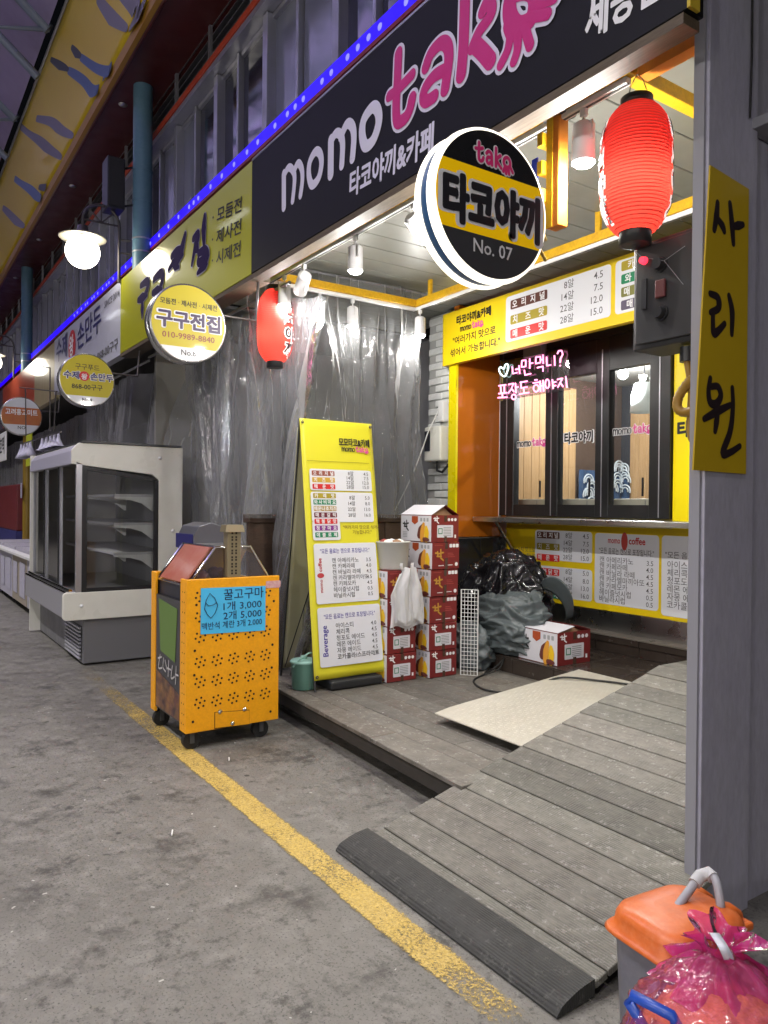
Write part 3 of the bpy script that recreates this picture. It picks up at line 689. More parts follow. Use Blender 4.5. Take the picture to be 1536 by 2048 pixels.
MB().tube([(sp.x+.14, 2.25, sp.z-.2), (sp.x+.14, 2.25, sp.z+.2)], .01, 6).build('bracket', blackm, t)
globe_m = EM('lit_opal_globe', (1, .93, .78), 14)
iron = M('dark_iron', (.1, .09, .09), .4, .6)
def globe_lamp(X, lab):
    t = thing('globe_lamp', lab, 'street lamp', (X, 2.3, 3.95), 'globe lamps on the columns'); b = X-.13
    MB().tube([(b, 2.13, 3.86), (b, 2.13, 4.46)], .017, 8).build('stem', iron, t)
    cy_, cz = 1.945, 4.46; R = .185
    MB().tube([(b, cy_+R*math.cos(a), cz+R*math.sin(a)) for a in [PI*k/16 for k in range(17)]]+[(b, cy_-R, 4.38)], .016, 8).build('arch', iron, t)
    MB().tube([(b, cy_-R, cz), (b, cy_+R, cz)], .011, 6).build('crossbar', iron, t)
    for a in (.25, .5, .75): MB().tube([(b, cy_, cz), (b, cy_+R*math.cos(PI*a), cz+R*math.sin(PI*a))], .009, 6).build('spoke', iron, t)
    for z in (4.18, 4.32): MB().tube([(b, 2.13, z), (b+.03, 2.24, z)], .012, 6).build('arm', iron, t)
    MB().lathe([(.02, 4.40), (.05, 4.39), (.06, 4.33), (.075, 4.31)], (b, cy_-R, 0), 20).build('cap', iron, t)
    MB().lathe([(.05, 4.315), (.13, 4.30), (.235, 4.262), (.232, 4.256), (.12, 4.285), (.05, 4.30)], (b, cy_-R, 0), 36).build('shade', M('cream_shade', (.5, .47, .38), .4), t)
    MB().lathe([(.17*math.sin(PI*k/16)+.0001, 4.12-.17*math.cos(PI*k/16)) for k in range(17)], (b, cy_-R, 0), 32).build('globe', globe_m, t)
globe_lamp(-8.12, 'lit globe lamp on an arched iron bracket above the white dumpling sign')
globe_lamp(-15.6, 'lit globe lamp at the far left edge beyond the second column')

# ------------------------------------------------------------------ round projecting signs
def seg(r, y0, y1, n=40):
    y0 = max(y0, -r*.9999); y1 = min(y1, r*.9999); a0, a1 = math.asin(y0/r), math.asin(y1/r)
    R_ = [(r*math.cos(a0+(a1-a0)*i/n), r*math.sin(a0+(a1-a0)*i/n)) for i in range(n+1)]
    return R_+[(-x, y) for x, y in reversed(R_)]
orng_arm = M('arm_steel', (.3, .2, .05), .4, .4)
def round_sign(c, R, lab, rim, bands, lit=False, th=.06):
    t = thing('round_sign', lab, 'round sign', (c[0], c[1], c[2]-R), 'round projecting signs'); x, y, z = c
    fr = Frame((x+th, y, z), (0, 1, 0), (0, 0, 1))
    if lit:
        for a, b in ((-th-.01, -.03), (.005, th-.004)):
            MB().lathe([(R-.02, a), (R, a+.004), (R+.004, (a+b)/2), (R, b-.004), (R-.012, b), (R*.9, b)], c, 56, axis='X').build('lit_rim', rim, t)
        MB().lathe([(R-.007, -.03), (R-.007, .005)], c, 56, axis='X').build('blue_band', M('blue_band', (.02, .08, .2), .35), t)
    else:
        for a, b in ((-th, -.006), (.006, th-.002)): MB().lathe([(R*.9, a), (R-.004, a), (R, a+.006), (R, b-.006), (R-.004, b), (R*.955, b)], c, 56, axis='X').build('rim', rim, t)
        MB().lathe([(R-.012, -.006), (R-.012, .006)], c, 48, axis='X').build('seam', blackm, t)
    for sgn, nm in ((1, 'face'), (-1, 'back_face')):
        for k, (y0, y1, m_) in enumerate(bands):
            f2 = fr if sgn > 0 else Frame((x-th, y, z), (0, -1, 0), (0, 0, 1))
            MB().prism(seg(R*.955, y0*R, y1*R), f2, -.012, -.003).build(nm if len(bands) == 1 else nm+'_band', m_, t)
    if lit:
        for dz in (.04, .13): MB().tube([(x-.03, y+R*.8, z+dz), (at(1115, 360, Y=2.5).x-.03, 2.46, z+dz+.02)], .008, 8).build('arm', orng_arm, t)
    else: MB().tube([(x, y+R*.95, z+.1), (x, 2.2, z+.1), (x, 2.22, 3.08)], .01, 8).build('arm', iron, t)
    fr.o = fr.o+V((-.003, 0, 0)); return t, fr
c7 = at(968, 420, Y=1.76)
yl = M('backlit_yellow', (.75, .45, .004), .25, emit=((.8, .48, .0), .35), coat=.6); dk = M('glossy_black_face', (.015, .015, .017), .22, coat=.6); gy = M('glossy_charcoal_face', (.05, .05, .055), .28, coat=.5)
r7 = EM('lit_white_acrylic', (1, .94, .8), 1.25)
t, fr = round_sign(c7, .262, 'big lit round takoyaki sign with black, yellow and grey bands, number 07', r7, [(-1, -.43, gy), (-.43, .43, yl), (.43, 1, dk)], True, .05)
hang(fr, 0, -.075, .17, '타코야끼', t, M('sign_black', (.02, .02, .025), .35), whiteink, w=.45, bold=.05)
logo(fr, -.085, .135, .058, t, which='tako', outline=whiteink, pinkm=M('hot_pink', (.75, .03, .2), .4))
mb = MB(); text(mb, fr, 'No. 07', 0, -.175, .065, .012, align='C', d=.003); mb.build('lettering', whiteink, t)
c8 = at(372, 650, Y=1.7)
sy = M('sign_yellow', (.52, .42, .002), .45, coat=.12); sw = M('sign_white', (.6, .62, .66), .35, coat=.5)
silver = M('silver_rim', (.45, .45, .45), .25, .9, rvar=.06)
R8 = 78/1500*abs((c8-CAM).dot(_f))
t, fr = round_sign(c8, R8, 'round yellow jeon shop sign with phone number, number 8, on grey rim', silver, [(-1, -.62, sw), (-.62, 1, sy)])
mb = MB(); text(mb, fr, '모둠전 · 제사전 · 시제전', 0, .105*R8/.25, .042*R8/.25, .015, w=.37*R8/.25, align='C'); mb.build('lettering', ink, t)
hang(fr, 0, -.03*R8/.25, .115*R8/.25, '구구전집', t, M('dark_purple_ink', (.03, .01, .07), .4), whiteink, w=.42*R8/.25, bold=.04)
mb = MB(); text(mb, fr, '010-9989-8840', 0, -.105*R8/.25, .052*R8/.25, .012, w=.34*R8/.25, align='C'); mb.build('lettering', M('dark_red_ink', (.22, .02, .01), .4), t)
mb = MB(); text(mb, fr, 'No.8', 0, -.205*R8/.25, .05*R8/.25, .01, align='C'); mb.build('lettering', ink, t)
c9 = at(172, 762, Y=1.7); R9 = 53/1500*abs((c9-CAM).dot(_f)); k9 = R9/.25
t, fr = round_sign(c9, R9, 'round yellow dumpling shop sign, number 9, hanging before the white sign', silver, [(-1, -.6, sw), (-.6, 1, M('sign_bright_yellow', (.55, .46, .002), .45, coat=.12))])
mb = MB(); text(mb, fr, '구구푸드', 0, .1*k9, .06*k9, .01, align='C'); text(mb, fr, '868-00구구', 0, -.085*k9, .06*k9, .015, align='C'); text(mb, fr, 'No.9', 0, -.2*k9, .045*k9, .015, align='C'); mb.build('lettering', ink, t)
hang(fr, -.14*k9, .01*k9, .075*k9, '수제', t, navy, whiteink, w=.14*k9); hang(fr, .13*k9, .01*k9, .075*k9, '손만두', t, navy, whiteink, w=.21*k9)
mb = MB(); mb.prism([(-.028*k9+.045*k9*math.cos(2*PI*i/24), .035*k9+.045*k9*math.sin(2*PI*i/24)) for i in range(24)], fr, .001, .0045); mb.build('red_disc', signred, t)
mb = MB(); text(mb, fr, '왕', -.028*k9, .008*k9, .06*k9, .03, align='C', d=.006); mb.build('lettering', whiteink, t)
c10 = at(42, 833, Y=1.7); RA = 38/1500*abs((c10-CAM).dot(_f)); ka = RA/.25
t, fr = round_sign(c10, RA, 'round red, orange and white sign at the far left', silver, [(-1, -.45, sw), (-.45, .45, M('red_orange_face', (.42, .1, .03), .35, coat=.5, var=[(2, .5, (.5, .25, .03))])), (.45, 1, sw)])
mb = MB(); text(mb, fr, '고려홍고미트', 0, .02*ka, .085*ka, .02, align='C', w=.38*ka); mb.build('lettering', whiteink, t)
mb = MB(); text(mb, fr, 'NO', 0, -.17*ka, .06*ka, .01, align='C'); mb.build('lettering', ink, t)

# ------------------------------------------------------------------ yellow printed banner under the roof
ban = thing('banner', 'long yellow printed banner with blue-grey feather shapes hung under the arcade roof', 'banner', (-20, 1.9, 6.0))
byel = M('yellow_banner', (.7, .48, .006), .42, coat=.12, var=[(.9, .4, (.78, .58, .01))])
bz = lambda v, x: 6.02+1.25*v; by = lambda v, x: 2.0-.2*v+.02*math.sin(x*1.1)*math.sin(PI*v)
MB().grid(lambda u, v: (3-45*u, by(v, 3-45*u), bz(v, 3-45*u)), 220, 12).build('sheet', byel, ban, solid=.003)
MB().tube([(3, 1.79, 7.29), (-42, 1.79, 7.29)], .02, 8).build('top_rail', alu, ban)
fm = [M('feather_blue', (.08, .13, .3), .45), M('feather_grey', (.2, .18, .24), .5), M('feather_dark', (.05, .05, .06), .5)]
def bpx(x, y, d=.008):
    p = at(x/2.954, y/2.954, Y=1.9); v = max(.02, min(.98, (p.z-6.02)/1.25)); return V((p.x, by(v, p.x)-d, bz(v, p.x)))
random.seed(3)
ft = [([(440, 285), (475, 335)], .055, 2), ([(475, 335), (540, 385), (590, 440), (600, 510), (560, 600)], .075, 0), ([(345, 365), (410, 415)], .055, 2), ([(410, 415), (470, 460), (505, 510), (530, 580), (515, 690)], .085, 0),
      ([(245, 705), (300, 710), (345, 760), (385, 870)], .085, 1), ([(170, 760), (235, 820), (285, 880), (320, 960)], .085, 1), ([(600, 0), (650, 80), (700, 150)], .09, 1), ([(800, 20), (775, 120), (715, 270)], .1, 1), ([(700, -60), (760, 20), (740, 130)], .1, 1),
      ([(110, 1060), (165, 1105), (200, 1180), (205, 1240)], .09, 0), ([(205, 1100), (230, 1160), (235, 1200)], .06, 2), ([(30, 1230), (80, 1290), (110, 1380)], .09, 1), ([(900, -160), (960, -60), (930, 40)], .1, 1)]
for k, (p, r, m_) in enumerate(ft):
    mb = MB(); stroke(mb, [bpx(*q) for q in p], r, (0, -1, .16), .002+k*.0005, .002, taper=(.6, 1.15, .4)); mb.build('feather', fm[m_], ban)
# ------------------------------------------------------------------ hanging light frame, tracks, spotlights
FX0, FX1, FY0, FY1, FZ = -5.33, -1.95, 2.5, 3.9, 3.21
fr_t = thing('lighting_rig', 'yellow steel frame with white light tracks hung under the stall ceiling', 'frame', (-3.6, 3.2, FZ))
for a in ((FX0, FX1, FY0-.025, FY0+.025), (FX0, FX1, FY1-.025, FY1+.025)): MB().box(a[0], a[1], a[2], a[3], FZ+.03, FZ+.092).build('bar', yellowp, fr_t, bevel=.003, seg=1)
for x in (FX0, FX1-.07): MB().box(x, x+.06, FY0+.026, FY1-.026, FZ+.031, FZ+.091).build('bar', yellowp, fr_t, bevel=.003, seg=1)
for a in ((FX0, FX1-.02, FY0-.017, FY0+.017), (FX0, FX1, FY1-.017, FY1+.017), (FX0+.01, FX0+.045, FY0+.02, FY1-.02)):
    MB().box(*a, FZ, FZ+.028).build('light_track', white, fr_t, bevel=.003, seg=1)
    xm, ym = (a[0]+a[1])/2, (a[2]+a[3])/2
    if a[1]-a[0] > 1: MB().box(a[0], a[1], ym-.006, ym+.006, FZ-.002, FZ+.004).build('track_slot', darkgrey, fr_t)
for x, y in ((-5.0, FY0), (-3.9, FY0), (-2.35, FY0), (-5.1, FY1), (-3.3, FY1), (-2.2, FY1)):
    MB().box(x-.02, x+.02, y-.01, y+.01, FZ+.09, 3.44).build('hanger', yellowp, fr_t)
orng = M('orange_steel', (.62, .2, .02), .45, var=[(9, .5, (.45, .13, .02))])
MB().box(-1.94, -1.67, 2.52, 2.58, 3.23, 3.29).build('stub_bar', orng, fr_t)
# yellow drop post with junction box behind the round sign
pp = at(1115, 360, Y=2.5); zb = at(1118, 455, Y=2.5).z; PT = FZ+.03
dp = thing('drop_post', 'short yellow drop post with clipped blue tag behind the lit round sign', 'post', (pp.x, pp.y, zb))
MB().box(pp.x-.035, pp.x+.035, pp.y-.03, pp.y+.03, zb, PT-.002).build('post', orng, dp, bevel=.004, seg=1)
MB().box(pp.x-.036, pp.x+.0, pp.y-.034, pp.y-.031, zb, PT-.002).build('face', yellowp, dp)
for f in (.3, .55, .8): MB().box(pp.x-.07, pp.x-.036, pp.y-.06, pp.y+.02, zb+(PT-zb)*f-.03, zb+(PT-zb)*f+.03).build('clip', yellowp, dp, bevel=.003, seg=1)
MB().box(pp.x-.11, pp.x-.075, pp.y-.05, pp.y-.044, zb+.15, zb+.33).build('blue_tag', M('blue_tag', (.02, .04, .35), .4), dp)
MB().box(pp.x-.06, pp.x+.06, pp.y-.05, pp.y+.05, PT-.012, PT-.001).build('ceiling_plate', darkgrey, dp)

OPP = 340
spotwhite = M('spot_white', (.74, .74, .76), .35, rvar=.08)
lens = EM('lit_spot_lens', (1, .98, .94), 22)
def spot(p, lab, aim=(0, 0, -1), lit=True, cone=0, r=.048, L=.15, power=30, drop=.1):
    p = V(p); t = thing('track_spotlight', lab, 'spotlight', p, 'spotlights on the light tracks')
    d = V(aim).normalized(); k = p-V((0, 0, drop)); c = k+d*(L*.32); a = c-d*L/2; b = c+d*L/2
    MB().box(p.x-.015, p.x+.015, p.y-.012, p.y+.012, p.z-.035, p.z).build('adapter', spotwhite, t, bevel=.003, seg=1)
    sd = d.cross(V((.3, 1, .2))).normalized()
    MB().tube([p-V((0, 0, .03)), k+V((0, 0, .03)), k+V((0, 0, .02))+sd*(r+.014), c+sd*(r+.012)], .006, 6).build('yoke', spotwhite, t)
    MB().tube([k+V((0, 0, .02)), k+V((0, 0, .02))-sd*(r+.014), c-sd*(r+.012)], .006, 6).build('yoke', spotwhite, t)
    ho = MB().cyl(a, b, r*.94, r, n=28, caps=False).build('housing', spotwhite, t)
    MB().cyl(a, a-d*.012, r*.94, r*.6, n=28).build('back_cap', spotwhite, ho)
    MB().cyl(b-d*.004, b+d*.012, r*.95, r*.72, n=28).build('lens', lens if lit else M('unlit_lens', (.3, .3, .32), .1, spec=.8), ho)
    if lit and cone: lamp('spot_light', 'SPOT', b+d*.022, power, (1, .97, .92), t, aim=d, spot_size=math.radians(cone), spot_blend=.5, shadow_soft_size=r*.8)
    elif lit: lamp('spot_light', 'POINT', b+d*.022, power, (1, .97, .92), t, shadow_soft_size=r*.9)
    return t
spot((-5.05, FY0, FZ), 'lit white track spotlight in front of the left red lantern')
spot((-4.74, FY0, FZ), 'white track spotlight tilted sideways, second from the left on the front track', aim=(-.95, .25, -.45), lit=False, L=.17, r=.05)
spot((-4.05, FY0, FZ), 'lit white track spotlight hanging straight down left of the round sign', power=60)
spot((-3.43, FY0, FZ), 'chrome-faced tilted spotlight half hidden by the round sign', aim=(-.2, .8, -.5), lit=False)
spot((-2.2, FY0, FZ), 'large lit white spotlight beside the right red lantern', L=.16, r=.05, power=82)
spot((FX0+.028, 3.25, FZ), 'lit white spotlight on the left side track against the plastic curtain', power=20)
spot((-5.24, FY1, FZ), 'lit white spotlight in the rear corner by the white brick', power=34)
spot((-2.85, FY0, FZ), 'added fill spotlight on the front track, hidden behind the round sign', power=82)  # extra lamp added out of sight to brighten the counter menu

spot((at(1285, 440, Y=FY1).x, FY1, FZ), 'added fill spotlight on the rear track, hidden behind the big red lantern', cone=128, power=70)  # extra lamp added out of sight to light the lower menu and step
for q, xq in enumerate((-3.0, 1.0, 4.5, 8.0)):  # unseen lamps added to light the stall and cart from the street side
    spot((xq, -4.4, 3.3), 'unseen fill spotlight added across the street, number %s from the far end' % ['one', 'two', 'three', 'four', 'five', 'six'][q], power=OPP)
tag(MB().box(-3.5, 8.6, -4.43, -4.37, 3.302, 3.36).build('lighting_rail', white), 'unseen white track added across the street for the fill spotlights', 'light track')  # unseen rail added to carry those fill lamps
# ------------------------------------------------------------------ red paper lanterns
def lantern(c, H, R, lab, letters, angs):
    t = thing('paper_lantern', lab, 'lantern', (c[0], c[1], c[2]-H/2), 'red paper lanterns'); c = V(c)
    rad = lambda v: R*(1-abs(2*v-1)**4.2*.5)
    pr = []; N = 38
    for k in range(N*2+1):
        v = k/(N*2); pr.append((rad(v)+(.0028 if k % 2 else -.0012), (v-.5)*H))
    if 'lit_red_paper' not in bpy.data.materials:
        m = bpy.data.materials.new('lit_red_paper'); m.use_nodes = True; n = m.node_tree.nodes; l = m.node_tree.links; n.remove(n['Principled BSDF'])
        df = n.new('ShaderNodeBsdfDiffuse'); df.inputs[0].default_value = (.72, .08, .07, 1); tl = n.new('ShaderNodeBsdfTranslucent'); tl.inputs[0].default_value = (.95, .1, .075, 1)
        mx = n.new('ShaderNodeMixShader'); mx.inputs[0].default_value = .5; l.new(df.outputs[0], mx.inputs[1]); l.new(tl.outputs[0], mx.inputs[2]); l.new(mx.outputs[0], n['Material Output'].inputs[0])
    m = bpy.data.materials['lit_red_paper']
    MB().lathe(pr, c, 44).build('paper_body', m, t)
    mb = MB()
    for k in range(1, N): v = k/N; mb.tube([c+V(((rad(v)-.001)*math.cos(a), (rad(v)-.001)*math.sin(a), (v-.5)*H)) for a in [2*PI*q/36 for q in range(36)]], .0016, 4, closed=True)
    mb.build('ribs', M('lantern_rib', (.5, .04, .03), .6), t, kind='stuff')
    lamp('lantern_bulb', 'POINT', c-V((0, 0, H*.14)), 3.2, (1, .8, .62), t, shadow_soft_size=.03)
    MB().lathe([(R*.42, 0), (R*.46, -.01), (R*.46, .035), (R*.4, .035), (0.001, .03)], c+V((0, 0, H/2)), 28).build('top_cap', blackp, t)
    MB().lathe([(R*.46, 0), (R*.46, -.05), (R*.36, -.05), (.001, -.045)], c-V((0, 0, H/2-.004)), 28).build('bottom_cap', blackp, t)
    MB().tube([c+V((R*.42, 0, H/2+.02)), c+V((R*.2, 0, H/2+.1)), c+V((0, 0, FZ+.02-c.z)), c+V((-R*.2, 0, H/2+.1)), c+V((-R*.42, 0, H/2+.02))], .002, 5).build('wire', darkgrey, t)
    for a0 in angs:
      for bold, rr, mm, nm in ((.09, .004, EM('lit_white_paper', (1, .93, .9), .75), 'lettering_outline'), (.03, .007, ink, 'lettering')):
        mb = MB()
        for k, ch in enumerate(letters):
            vs_, fs_ = glyphs(ch, bold); h = H*.82/len(letters); cx = (max(v[0] for v in vs_)+min(v[0] for v in vs_))/2
            P = []
            for x, y in vs_:
                z = H*.36-(k+.8)*h+y*h; q = rad(min(1, max(0, z/H+.5)))+rr; a = a0+(x-cx)*h*1.1/R; P.append(c+V((q*math.cos(a), q*math.sin(a), z)))
            mb.add(P, fs_)
        mb.build(nm, mm, t)
    return t
view = math.atan2(-2.5, 1.9)
lantern((-1.93, 2.5, at(1285, 335, Y=2.5).z), .50, .136, 'big glowing red paper lantern hanging by the grey partition', '타코야끼', (view-1.36, view+1.62))
lantern((-5.2, 2.5, 2.86), .54, .135, 'smaller-looking glowing red paper lantern at the left end of the stall', '타코야끼', (math.atan2(-2.5, 5.2)+.95,))

# ------------------------------------------------------------------ upper menu header box
HY = 4.5
def chip(t, fr_, x0, x1, zc, h, m, body, d=.003):
    MB().prism(rrect(x0, zc-h/2, x1, zc+h/2, h*.15, 2), fr_, 0, d).build('flavour_chip', m, t)
    mb = MB(); n_ = len(body); w = x1-x0
    for i, ch in enumerate(body): text(mb, fr_, ch, x0+w*(i+.5)/n_ if n_ > 3 else x0+w*(.5 if n_ == 1 else (.14+.72*i/(n_-1))), zc-h*.33, h*.9, .025, align='C', d=d+.0015)
    mb.build('lettering', whiteink, t)
def WX(px, py, Y): p = at(px, py, Y=Y); return p.x, p.z
hd = thing('menu_header', 'long yellow and white price header mounted above the serving window', 'menu sign', (-3.7, HY, 2.85))
hd = MB().box(-5.68, -1.70, HY, HY+.06, 2.852, 3.347).build('panel', menuyellow, hd, bevel=.003)
H0 = Frame((0, HY, 0), (1, 0, 0), (0, 0, 1))
x0, _ = WX(1012, 640, HY); x1, _ = WX(1222, 580, HY); xa, _ = WX(1231, 570, HY)
MB().prism(rrect(x0, 2.925, x1, 3.315, .03), H0, 0, .002).build('white_field', menuwhite, hd)
MB().prism(rrect(xa, 2.925, -1.75, 3.315, .03), H0, 0, .002).build('white_field', menuwhite, hd)
H1 = Frame((0, HY-.002, 0), (1, 0, 0), (0, 0, 1))
ca, _ = WX(1022, 600, HY); cb, _ = WX(1095, 590, HY)
for z, m, b in ((3.235, brownink, '오리지널'), (3.105, oliveink, '치즈맛'), (2.985, signred, '매운맛')): chip(hd, H1, ca, cb, z, .078, m, b)
cc = xa+.055
for z, m, b in ((3.265, oliveink, '카레맛'), (3.17, greenink, '와사비마요'), (3.075, M('olive_green_ink', (.2, .2, .05), .45), '매운나초치즈'), (2.98, M('slate_ink', (.1, .08, .13), .45), '매운갈릭')): chip(hd, H1, cc, cc+.62, z, .07, m, b)
mb = MB(); xq, _ = WX(1148, 600, HY); xp, _ = WX(1206, 590, HY)
for i, (a, b) in enumerate((('8알', '4.5'), ('14알', '7.5'), ('22알', '12.0'), ('28알', '15.0'))):
    text(mb, H1, a, xq, 3.235-i*.09, .075, .004, align='R'); text(mb, H1, b, xp, 3.235-i*.09, .075, .004, align='R')
mb.build('lettering', greyink, hd)
mb = MB(); xl, _ = WX(914, 646, HY); xr, _ = WX(982, 624, HY)
text(mb, H0, '타코야끼&카페', xl, 3.213, .09, .04, w=xr-xl, d=.003); mb.build('lettering', ink, hd)
xl, _ = WX(921, 660, HY); logo(H0, xl, 3.135, .052, hd)
mb = MB(); xl, _ = WX(906, 690, HY); xr, _ = WX(991, 672, HY); text(mb, H0, '"여러가지 맛으로', xl, 3.035, .08, .02, w=xr-xl, d=.002)
xl, _ = WX(901, 720, HY); xr, _ = WX(1000, 695, HY); text(mb, H0, '섞어서 가능합니다."', xl, 2.925, .08, .02, w=xr-xl, d=.003); mb.build('lettering', ink, hd)

# ------------------------------------------------------------------ serving window, counter shelf, lower menu
WYY = 5.13
sw_t = thing('serving_window', 'black framed folding serving window with three tall glass leaves', 'window', (-4.5, WYY, 1.42))
wx = [at(p, 850, Y=WYY).x for p in (1003, 1032, 1095, 1120, 1195, 1222, 1303, 1345)]
fram = M('black_window_frame', (.008, .008, .009), .4, rvar=.1)
GB, GT = 1.53, 2.665
for a, b in ((wx[0]+.008, wx[1]), (wx[2], wx[3]), (wx[4], wx[5]), (wx[6], wx[7])):
    MB().box(a, b, WYY-.03, WYY+.05, 1.42, 2.95).build('stile', fram, sw_t, bevel=.004, seg=1)
    MB().box((a+b)/2-.004, (a+b)/2+.004, WYY-.034, WYY-.03, 1.43, 2.85).build('joint', alu, sw_t)
clear = FILM('window_glass', (.93, .95, .95), .02, .04, .02, fres=1.45)
for a, b in ((wx[1], wx[2]), (wx[3], wx[4]), (wx[5], wx[6])):
    MB().box(a, b, WYY-.025, WYY+.045, 1.42, GB).build('bottom_rail', fram, sw_t); MB().box(a, b, WYY-.025, WYY+.045, GT, 2.95).build('top_rail', fram, sw_t)
    MB().poly([(a, WYY+.01, GB), (b, WYY+.01, GB), (b, WYY+.01, GT), (a, WYY+.01, GT)]).build('pane', clear, sw_t)
    MB().box(b-.05, b-.04, WYY-.05, WYY-.035, 1.6, 1.75).build('handle', blackm, sw_t)
MB().box(wx[0]+.008, -1.7, WYY-.04, WYY+.06, 2.952, 3.06).build('head', fram, sw_t)
G0 = Frame((0, WYY+.006, 0), (1, 0, 0), (0, 0, 1))
zz = at(1060, 892, Y=WYY).z; logo(G0, at(1034, 890, Y=WYY).x, zz, .062, sw_t, outline=whiteink)
hang(G0, (wx[3]+wx[4])/2, at(1155, 884, Y=WYY).z, .11, '타코야끼', sw_t, ink, whiteink, w=.33)
logo(G0, at(1226, 870, Y=WYY).x, at(1226, 870, Y=WYY).z, .062, sw_t, outline=whiteink)
ov = thing('window_head_panel', 'shaded yellow panel with momotako lettering just above the serving window', 'panel', (-3.6, 5.15, 3.06))
MB().box(-5.52, -1.7, WYY+.0, WYY+.04, 3.061, 3.43).build('panel', menuyellow, ov)
logo(Frame((0, WYY-.001, 0), (1, 0, 0), (0, 0, 1)), at(1152, 668, Y=WYY).x, 3.085, .085, ov, pinkm=wineink)
dr = thing('yellow_door', 'bright yellow door panel right of the serving window, mostly behind the conduit', 'door', (-2.6, 5.15, .56))
MB().box(wx[7]+.01, -1.7, WYY, WYY+.05, .56, 2.95).build('leaf', M('glowing_yellow_laminate', (.85, .68, .004), .3, emit=((.85, .65, 0), .12)), dr)  # weak emission put into the leaf colour so the door looks lit
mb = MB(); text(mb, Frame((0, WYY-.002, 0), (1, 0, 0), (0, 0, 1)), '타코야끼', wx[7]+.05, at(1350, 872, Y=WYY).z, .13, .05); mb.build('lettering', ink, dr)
sh = thing('counter_shelf', 'long stainless steel counter shelf under the serving window', 'shelf', (-3.6, 4.95, 1.38))
MB().box(-5.52, -1.7, 4.76, WYY+.0, 1.362, 1.408).build('top', steel, sh, bevel=.006)
for x in (-5.25,): MB().tube([(x, 4.82, 1.36), (x, 5.115, 1.0)], .014, 6).build('bracket', steel, sh)
lm = thing('counter_menu', 'yellow and white price menu board below the counter shelf', 'menu sign', (-3.6, 5.12, .635))
LY = 5.122
MB().box(-5.52, -5.432, LY-.004, LY+.02, .636, 1.36).build('steel_edge', steel, lm)
lm = MB().box(-5.43, -1.7, LY, LY+.02, .636, 1.345).build('panel', menuyellow, lm)
L0 = Frame((0, LY, 0), (1, 0, 0), (0, 0, 1)); L1 = Frame((0, LY-.002, 0), (1, 0, 0), (0, 0, 1))
def zx(x, y): p = at(990+x/3.84, 1000+y/3.84, Y=LY); return p.x, p.z
def field(xl, yt, xr, yb):
    a = zx(xl, yt); b = zx(xr, yb); MB().prism(rrect(a[0], b[1], b[0], a[1], .03), L0, 0, .002).build('white_field', menuwhite, lm)
field(310, 228, 745, 488); field(110, 478, 745, 782); field(770, 252, 1255, 855)
a = zx(1283, 272); MB().prism(rrect(a[0], zx(1283, 885)[1], -1.75, a[1], .03), L0, 0, .002).build('white_field', menuwhite, lm)
for x, xe, y, m, b in ((325, 497, 266, brownink, '오리지널'), (325, 497, 353, oliveink, '치즈맛'), (325, 497, 436, signred, '매운맛'), (135, 290, 515, oliveink, '카레맛'), (138, 292, 572, greenink, '와사비마요'), (138, 290, 626, M('grey_olive_ink', (.2, .19, .08), .45), '매운나초치즈'), (140, 292, 682, wineink, '매운갈릭'), (322, 495, 541, signred, '핵불닭맛'), (322, 495, 625, purpleink, '청양마요'), (322, 495, 711, greenink, '데블로제')):
    p = zx(x, y); q = zx(xe, y+8); chip(lm, L1, p[0], q[0], p[1], .062, m, b)
mb = MB()
for a, b, y in (('8알', '4.5', 292), ('14알', '7.5', 350), ('22알', '12.0', 405), ('28알', '15.0', 460), ('8알', '5.0', 572), ('14알', '8.0', 632), ('22알', '13.0', 688), ('28알', '16.0', 745)):
    p = zx(595, y); text(mb, L1, a, p[0], p[1], .058, .003, align='R'); q = zx(722, y); text(mb, L1, b, q[0], p[1], .058, .003, align='R')
z3 = zx(808, 475)[1]; dzr = (z3-zx(800, 772)[1])/6
for i, (a, b) in enumerate((('캔 아메리카노', '3.5'), ('캔 카페라떼', '4.0'), ('캔 바닐라 라떼', '4.5'), ('캔 카라멜마끼아또', '4.5'), ('캔 카페모카', '4.5'), ('헤이즐넛시럽', '0.5'), ('바닐라시럽', '0.5'))):
    text(mb, L1, a, zx(806, 470)[0], z3-i*dzr, .06, .003); text(mb, L1, b, zx(1217, 500)[0], z3-i*dzr, .056, .003, align='R')
for i, a in enumerate(('아이스티', '체리콕', '청포도 에이드', '레몬 에이드', '자몽 에이드', '코카콜라/스프라이트')): text(mb, L1, a, zx(1325, 515)[0], z3-.0-i*dzr*1.13, .066, .003)
text(mb, L1, '"모든 음료는 캔으로 포장됩니다."', zx(800, 420)[0], zx(800, 405)[1], .058, .008, w=zx(1222, 430)[0]-zx(800, 420)[0])
text(mb, L1, '"모든 음료는 캔으로 포장됩니다."', zx(1310, 440)[0], zx(1310, 440)[1], .058, .008)
p = zx(120, 385); text(mb, L0, '여러가지 맛으로', p[0], p[1], .05, 0); p = zx(105, 430); text(mb, L0, '섞어서 가능합니다."', p[0], p[1], .05, 0)
mb.build('lettering', greyink, lm)
mb = MB(); p = zx(870, 330); text(mb, L1, 'momo', p[0], p[1], .075, .012, w=zx(962, 330)[0]-p[0]); q = zx(1030, 335); text(mb, L1, 'coffee', q[0], p[1], .08, .025, w=zx(1155, 335)[0]-q[0]); mb.build('lettering', redink, lm)
p = zx(996, 318); MB().prism([(p[0]+.032*math.cos(i*PI/10), p[1]+.075*math.sin(i*PI/10)) for i in range(20)], L1, 0, .002).build('red_badge', M('soft_red', (.5, .06, .05), .45), lm)

